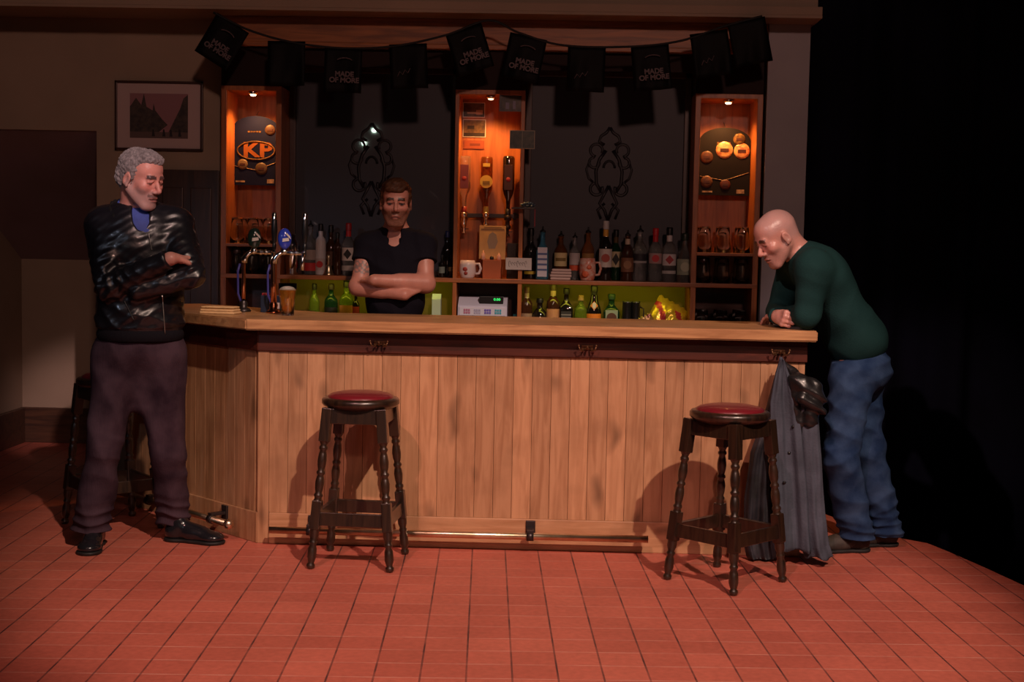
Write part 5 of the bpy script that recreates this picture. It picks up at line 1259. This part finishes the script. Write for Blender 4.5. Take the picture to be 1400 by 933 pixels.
        lo_ = np.clip((be[2]+.02-P[:, 2])/.1, 0, 1); w_ += lo_*(wrinkle(P, V(.5, 0, 1), 36, .0065, 6, 2.2, 10)+wrinkle(P, V(-.6, .2, .8), 55, .004, 9, 2.4, 13))
        w_ += .0045*nz(P, 26, 5)+.002*nz(P, 70, 2)
        rib = P[:, 2] < pw(192, 448, 6.12)[2]; w_ = np.where(rib, -.006+.0, w_); return w_
    jacket = solid('jacket', jk, .0048, pm('black_leather_jacket', (.008, .008, .011), .33, coat=.2, bump=(60, .18)), body, org, disp=dj, it=1)
    # waistband, collar, zip, cuffs
    wb = [ell(pw(192, 457, 6.12), (.192, .143, .08), T, .02), half(pw(192, 449, 6.12), u_, .004), half(pw(192, 466, 6.12), -u_, .004)]
    solid('waistband', wb, .005, pm('black_rib_knit', (.008, .007, .010), .9, spec=.12, bump=(150, .5, (1, 1, .05))), jacket, org)
    cl_ = collar(nk+u_*.040+f_*.016, T, .090, .088, .0105, 3.0, .62, .085, open_=.25)
    solid('jacket_collar', cl_, .0045, M_lea, jacket, org, disp=lambda P, N: .003*nz(P, 40, 2))
    M_seam = pm('seam_piping', (.02, .02, .022), .5, coat=.1); M_zip = pm('zip_metal', (.35, .33, .30), .35, .8)
    def line(name, pts, r, mat, n=14):
        out = []
        for a, b in zip(pts, pts[1:]):
            for k in range(n): x, z = a[0]+(b[0]-a[0])*k/n, a[1]+(b[1]-a[1])*k/n; h_ = hit(jk, pw(x, z, 5.45), pw(x, z, 6.3)-pw(x, z, 5.45), .005); out += [Vector(h_-org)] if h_[1] < 6.3 else []
        if len(out) < 3: return
        bm = bmesh.new(); tube(bm, out, r, 6); return obj(name, bm, mat, jacket)
    line('zip', [(203, 318), (208, 345)], .0022, M_zip)
    line('zip', [(222, 405), (226, 462)], .0024, M_zip)
    line('pocket_edge', [(170, 412), (184, 440)], .003, M_seam)
    return body, dict(T=T, org=org, hpR=hpR, hpL=hpL, knR=knR, knL=knL, anR=anR, anL=anL, pv=pv, be=be)
def zip_line(body, J):
    pass
b1, J = man_leather()
def trousers1(body, J):
    T, org = J['T'], J['org']; s_, f_, u_ = T.T
    hR, hL, kR, kL, aR, aL, pv = [J[k] for k in ('hpR', 'hpL', 'knR', 'knL', 'anR', 'anL', 'pv')]
    eR, eL = pw(125, 728, 6.13), pw(238, 722, 6.33); eR[2] = .075; eL[2] = .075
    q = [ell(pv-u_*.01, (.198, .140, .12), T, .04), cap(hR+V(-.01, 0, 0), kR, .112, .078, .05), cap(kR, eR, .078, .094, .03, cut=(eR, V(0, 0, -1))), cap(hL, kL, .110, .080, .05), cap(kL, eL, .080, .086, .03, cut=(eL, V(0, 0, -1)))]
    q.append(cap((hR+hL)/2-u_*.02, (hR+hL)/2-u_*.20, .085, .045, .05))
    q.append(half(pw(192, 458, 6.12), V(0, 0, 1), .004))
    def d(P, N):
        z = P[:, 2]; w_ = wrinkle(P, V(.35, .1, 1), 22, .009, 11, 2.2, 7)*np.clip((.80-z)/.3, .15, 1)+wrinkle(P, V(.9, .3, .35), 26, .008, 13, 2, 5)
        w_ += np.clip((.24-z)/.12, 0, 1)*wrinkle(P, V(0, 0, 1), 62, .009, 15, 1.2, 12)+.004*nz(P, 16, 6); return w_
    m = pm('purple_brown_corduroy', (.060, .036, .050), .9, spec=.12, var=(8, (.024, .013, .021)), bump=(190, .5, (1, 1, .04)))  # two-tone noise also paints light and dark folds into the cloth colour
    o = solid('trousers', q, .0055, m, body, org, disp=d, label='dark plum brown corduroy trousers')
    M_shoe = pm('black_shoe_leather', (.010, .010, .013), .22, coat=.5); M_sole = pm('black_sole', (.008, .008, .008), .6)
    shoe('shoe', body, org, at(133, 742, Z=0), at(116, 768, Z=0), .285, .105, M_shoe, M_sole)
    shoe('shoe', body, org, at(226, 739, Z=0), at(283, 743, Z=0), .295, .105, M_shoe, M_sole)
trousers1(b1, J)

# ================================================================== barman
def barman():
    org = V(-.75, 7.02, 0); T = frame(.0); s_, f_, u_ = T.T; Y = 7.05
    hd = Head(pw(541, 277.5, 6.98), V(.12, -1, -.15), V(.03, -.15, 1), .97)
    nk = pw(541, 323, Y+.02); ch = pw(541, 366, Y); be = pw(540, 412, Y); pv = pw(540, 465, Y)
    shR, shL = pw(503, 336, Y), pw(579, 336, Y); elR, elL = pw(490, 392, 6.97), pw(582, 388, 6.97)
    wrR, wrL = pw(553, 403, 6.895), pw(512, 383, 6.86)
    org = V(pv[0], Y, 0)
    hpR, hpL = pw(520, 475, Y), pw(560, 475, Y)
    kR, kL = V(hpR[0]-.02, Y-.01, .5), V(hpL[0]+.02, Y-.01, .5); aR, aL = V(hpR[0]-.03, Y+.02, .09), V(hpL[0]+.03, Y+.02, .09)
    q = hd.prims(jaw=1.15, brow=1.15, frown=.006)
    q += [cap(hd.w(0, -.03, -.05), nk+u_*.02, .054, .058, .03), ell(ch, (.150, .09, .16), T, .05), ell(be, (.135, .10, .14), T, .05), ell(pv, (.14, .10, .10), T, .05), cap(nk, shR, .05, .052, .05), cap(nk, shL, .05, .052, .05)]
    q += [cap(shR, elR, .054, .042, .03), cap(elR, wrR, .045, .029, .012), cap(shL, elL, .054, .042, .03), cap(elL, wrL, .046, .029, .012)]
    q += [cap(elR, elR+(wrR-elR)*.5, .046, .038, .02), cap(elL, elL+(wrL-elL)*.5, .047, .040, .02)]
    q += hand(wrL, V(-.62, .78, .02), V(.1, .25, -1), -1, curl=(.3, .4, .3), s=.92, thumb=(.15, .1))+hand(wrR, V(.60, .62, .30), V(.1, -.2, 1), -1, curl=(.3, .4, .3), s=.92)
    for a, b, c in ((hpR, kR, aR), (hpL, kL, aL)): q += [cap(a, b, .075, .055, .05), cap(b, c, .055, .038, .03), cap(c, c+V(0, -.15, -.05), .034, .026, .02)]
    def colr(P):
        c = hd.color(P, (.40, .17, .13), beard=(.085, .036, .022), brow=(.02, .009, .006), iris=(.02, .02, .025), beard_amt=.92, sclera=(.16, .11, .10))  # sclera colour darkened to paint in the shadow under the brow
        ab = elR-shR; t = ((P-shR)@ab)/(ab@ab); dist = np.linalg.norm(P-shR-np.clip(t, 0, 1)[:, None]*ab, axis=1)
        m = (t > .45)&(t < .74)&(dist < .08)&(P[:, 1] < shR[1]+.02)&(P[:, 0] < shR[0]+.05)
        pat = (np.sin(P[:, 2]*260+2*nz(P, 60, 4))*np.sin(P[:, 0]*230+2*nz(P, 50, 6)) > -.1); mm = (m & pat)
        c[mm] = c[mm]*.3+np.array((.10, .11, .11))*.7; return c
    body = solid('person', q, .0042, M_skin, None, org, color=colr, it=0); body.location = org
    setp(body, 'brown haired bearded barman in black polo shirt with folded bare arms behind the bar', 'person')
    h = [hd.E((0, -.024, .050), (.082, .096, .080)), hd.E((0, .045, .098), (.062, .050, .032), .02), hd.E((.01, .075, .080), (.052, .022, .020), .012), hd.E((0, -.06, -.01), (.070, .052, .05), .02), hd.E((-.01, .115, .028), (.068, .042, .042), .010, 'sub'), hd.E((0, .07, -.05), (.11, .085, .07), .014, 'sub')]
    for x in (-1, 1): h.append(hd.K((x*.072, .018, .04), (x*.073, .014, -.010), .010, .006, .01)); h.append(hd.E((x*.083, -.004, -.008), (.02, .022, .03), .006, 'sub'))
    solid('hair', h, .0035, pm('brown_hair', (.042, .017, .009), .5, var=(60, (.075, .030, .015)), spec=.2, bump=(200, .5, (1, .3, 1))), body, org, disp=lambda P, N: .0028*nz(P, 120, 3)+.003*nz(P, 60, 2), label='short brown hair with a swept fringe')
    eR, eL = shR+(elR-shR)*.40, shL+(elL-shL)*.44
    p = [ell(ch, (.175, .118, .19), T, .05), ell(be, (.155, .122, .18), T, .06), ell(pv, (.165, .125, .10), T, .05), cap(nk-u_*.01, shR, .066, .068, .05), cap(nk-u_*.01, shL, .066, .068, .05),
         cap(shR, eR, .069, .066, .03, cut=(eR, n3(elR-shR))), cap(shL, eL, .069, .066, .03, cut=(eL, n3(elL-shL))), cap(nk, nk+u_*.15, .058, .07, .008, op='sub'), ell(nk+f_*.075-u_*.0, (.034, .06, .062), T, .008, 'sub')]
    p.append(half(V(0, 0, pv[2]-.03), V(0, 0, -1), .005))
    M_polo = pm('black_polo_cotton', (.006, .005, .009), .9, spec=.12, bump=(150, .3))
    polo = solid('polo_shirt', p, .005, M_polo, body, org, disp=lambda P, N: wrinkle(P, V(.3, 0, 1), 30, .004, 5)+wrinkle(P, V(1, 0, .3), 40, .003, 8))
    cl_ = collar(nk+u_*.030+f_*.016, T, .068, .066, .0075, 3.0, .42, .060, open_=.15)
    solid('polo_collar', cl_, .004, M_polo, polo, org)
    bm = bmesh.new(); lathe(bm, [(0, .002), (.005, .0015), (.006, -.001)], 10, M=Matrix.Translation(Vector(nk+f_*.122-u_*.085-org)) @ Matrix.Rotation(PI/2, 4, 'X')); obj('button', bm, cm((.4, .38, .36)), polo)
    tr = [ell(pv-u_*.02, (.168, .122, .10), T, .04), cap(hpR, kR, .095, .075, .05), cap(kR, aR, .075, .075, .03), cap(hpL, kL, .095, .075, .05), cap(kL, aL, .075, .075, .03), half(V(0, 0, .05), V(0, 0, -1)), half(V(0, 0, pv[2]+.06), V(0, 0, 1))]
    solid('trousers', tr, .008, pm('dark_trousers', (.012, .014, .03), .85), body, org)
    M_shoe = pm('barman_shoe', (.010, .010, .010), .35); M_sole = pm('barman_sole', (.008, .008, .008), .6)
    for a in (aR, aL): shoe('shoe', body, org, (a[0], a[1]+.05), (a[0], a[1]-.25), .28, .10, M_shoe, M_sole)
barman()

# ================================================================== bald man leaning on the bar end
def man_green():
    org = V(1.50, 6.42, 0)
    def rest(v):      # what lies on the bar top flattens against it instead of sinking in
        m = (v[:, 0] < 1.232)&(v[:, 1] > 6.18)&(v[:, 1] < 6.88)&(v[:, 2] < TZ+.0015)&(v[:, 2] > TZ-.06)
        v = v.copy(); v[m, 2] = TZ+.0015
        m2 = (v[:, 0] < 1.228)&(v[:, 1] > 6.18)&(v[:, 1] < 6.88)&(v[:, 2] <= TZ-.06)&(v[:, 2] > .8); v[m2, 0] = 1.228
        print('rest', m.sum(), m2.sum()); return v
    hd = Head(pw(1062, 325, 6.36), V(-.80, -.30, -.54), V(-.50, -.12, .86), 1.03)
    nk = pw(1098, 354, 6.40); ch = pw(1124, 385, 6.41); be = pw(1151, 437, 6.42); pv = pw(1176, 492, 6.43)
    # spine direction
    u_ = n3(nk-be); s_ = V(.15, -1, .0); s_ = n3(s_-u_*(s_@u_)); f_ = np.cross(u_, s_)   # his left is towards the camera, front to the left
    if f_[0] > 0: f_ = -f_
    T = np.stack([s_, f_, u_], 1)
    T2 = frame(-1.45); 
    shN, shF = pw(1112, 366, 6.22), pw(1086, 362, 6.58)
    elN = pw(1103, 432, 6.24); elN[2] = TZ+.070; elF = pw(1064, 420, 6.60); elF[2] = TZ+.066
    wrN = V(elN[0]-.08, 6.48, TZ+.054); 
    fist = pw(1076, 436, 6.33); wrF = V(fist[0]-.035, 6.385, TZ+.052); fist[2] = TZ+.045
    hpN, hpF = pw(1166, 512, 6.34), pw(1180, 510, 6.53); knN, knF = pw(1149, 625, 6.30), pw(1186, 612, 6.50)
    anN, anF = V(at(1172, 752, Z=0).x, 6.43, .09), V(at(1215, 748, Z=0).x, 6.56, .09)
    q = hd.prims(jaw=1.05, brow=1.2, frown=.004)
    q += [cap(hd.w(0, -.045, -.035), nk, .056, .064, .035), ell(ch, (.175, .105, .15), T, .05), ell(be, (.15, .105, .15), T, .05), ell(pv, (.15, .11, .11), T2, .05), cap(nk, shN, .05, .05, .05), cap(nk, shF, .05, .05, .05)]
    q += [cap(shN, elN, .052, .042, .03), cap(elN, wrN, .042, .030, .02), cap(shF, elF, .052, .042, .03), cap(elF, wrF, .042, .028, .02)]
    q += hand(wrF, V(.18, -.95, -.04), V(.95, .1, -.25), 1, curl=(1.25, 1.45, .7), s=1.02, thumb=(.2, -.3), spread=.0)
    q += hand(wrN, V(-.3, .9, -.1), V(0, .2, -1), -1, curl=(.3, .3, .3), s=.98)
    for a, b, c in ((hpN, knN, anN), (hpF, knF, anF)): q += [cap(a, b, .080, .056, .05), cap(b, c, .056, .038, .03), cap(c, c+V(-.15, -.02, -.05), .034, .026, .02)]
    def colr(P): return hd.color(P, (.52, .25, .205), beard=(.20, .12, .10), brow=(.06, .025, .018), closed=1, scalp=(.36, .25, .25), beard_amt=.62)
    body = solid('person', q, .0042, skin_mat('shiny_skin', .30), None, org, color=colr, it=0, post=rest); body.location = org
    setp(body, 'bald man in green sweater and jeans leaning on the bar end', 'person')
    # sweater ------------------------------------------------
    p = [ell(ch+u_*.02-f_*.012, (.200, .122, .17), T, .06), ell(be-f_*.01, (.178, .125, .18), T, .08), ell(pw(1172, 468, 6.42), (.185, .140, .12), T, .07), cap(nk-u_*.01, shN, .066, .070, .06), cap(nk-u_*.01, shF, .066, .070, .06)]
    p += [cap(shN, elN, .074, .060, .06), cap(elN, wrN, .060, .042, .03), cap(shF, elF, .074, .058, .035), cap(elF, elF+(wrF-elF)*.86, .057, .043, .02, cut=(elF+(wrF-elF)*.86, n3(wrF-elF)))]
    hem = pw(1174, 494, 6.42); hn = n3(V(.30, 0, -1)); p.append(half(hem, hn, .01)); p.append(cap(nk+u_*.0, nk+u_*.15-V(.03, 0, 0), .063, .072, .008, op='sub'))
    p.append(half(V(0, 0, TZ+.003), V(0, 0, -1)) if False else ell((0, 0, -5), (.1, .1, .1), None, .01, 'sub'))
    def d(P, N):
        w_ = wrinkle(P, V(.45, 0, 1), 24, .006, 21, 1.6, 6)*np.clip((1.30-P[:, 2])/.25, .1, 1)+wrinkle(P, V(1, .2, -.45), 22, .004, 23)
        a, b = shN, elN; t = np.clip(((P-a)@(b-a))/((b-a)@(b-a)), 0, 1); m = np.exp(-(np.clip(np.linalg.norm(P-a-t[:, None]*(b-a), axis=1)-.07, 0, 1)/.03)**2)
        return w_+m*wrinkle(P, b-a, 40, .0015, 25)
    M_sw = pm('dark_green_wool', (.012, .042, .041), .9, spec=.12, bump=(170, .4), var=(6, (.008, .030, .030)))
    sw = solid('sweater', p, .005, M_sw, body, org, disp=d, post=rest)
    cl_ = collar(nk+u_*.018, T, .072, .070, .009, 2.6, .0, .035)
    solid('sweater_collar', cl_, .0045, M_sw, sw, org)
    # jeans --------------------------------------------------
    eN, eF = pw(1171, 742, 6.42), pw(1212, 738, 6.55); eN[2] = .065; eF[2] = .05
    j = [ell(pw(1177, 500, 6.43), (.178, .138, .13), T2, .05), cap(hpN, knN, .108, .082, .05), cap(knN, eN, .084, .086, .04, cut=(eN, V(0, 0, -1))), cap(hpF, knF, .100, .076, .04), cap(knF, eF, .076, .086, .04, cut=(eF, V(0, 0, -1))), ell(pw(1192, 506, 6.44), (.13, .085, .085), T2, .03)]
    j.append(half(pw(1176, 484, 6.42), V(-.25, 0, 1), .005))
    def dz(P, N):
        z = P[:, 2]; w_ = wrinkle(P, V(.6, .2, 1), 30, .010, 31, 2.4, 8)*np.clip(1.1-1.2*np.abs(z-.5), .3, 1)+wrinkle(P, V(-.7, .3, 1), 42, .006, 33, 2.2, 9)+np.clip((.22-z)/.12, 0, 1)*wrinkle(P, V(0, 0, 1), 60, .009, 35, 1.4, 12)
        return w_+.004*nz(P, 18, 3)
    md = pm('blue_denim', (.012, .030, .082), .9, spec=.15, var=(9, (.042, .082, .170)), bump=(220, .3))
    jeans = solid('jeans', j, .0052, md, body, org, disp=dz)
    M_shoe = pm('scuffed_suede_shoe', (.022, .018, .016), .7, var=(20, (.05, .04, .032)), bump=(60, .5)); M_sole = pm('rubber_sole', (.012, .012, .012), .7)
    shoe('shoe', body, org, (anN[0]+.05, 6.44), (anN[0]-.3, 6.37), .30, .11, M_shoe, M_sole)
    shoe('shoe', body, org, (anF[0]+.05, 6.58), (anF[0]-.3, 6.52), .30, .11, M_shoe, M_sole)
man_green()

# leather hood of the coat
def hood():
    org = np.array(coat_org); Y = 6.11
    c = [cap(pw(1070, 494, 6.19), pw(1090, 520, 6.15), .012, .035, .02), cap(pw(1092, 522, Y), pw(1116, 545, Y), .040, .045, .03), cap(pw(1112, 530, Y), pw(1108, 575, Y), .040, .038, .02), cap(pw(1098, 545, Y-.03), pw(1124, 562, Y-.03), .028, .024, .01), cap(pw(1084, 520, Y), pw(1092, 590, Y+.01), .022, .022, .02), cap(pw(1100, 520, Y-.02), pw(1126, 548, Y-.02), .020, .020, .008)]
    return solid('hood', c, .0045, M_lea, coat_t, org, disp=lambda P, N: wrinkle(P, V(.6, .2, .8), 60, .008, 3)+.006*nz(P, 45, 4), label='bunched black leather hood')
hood()
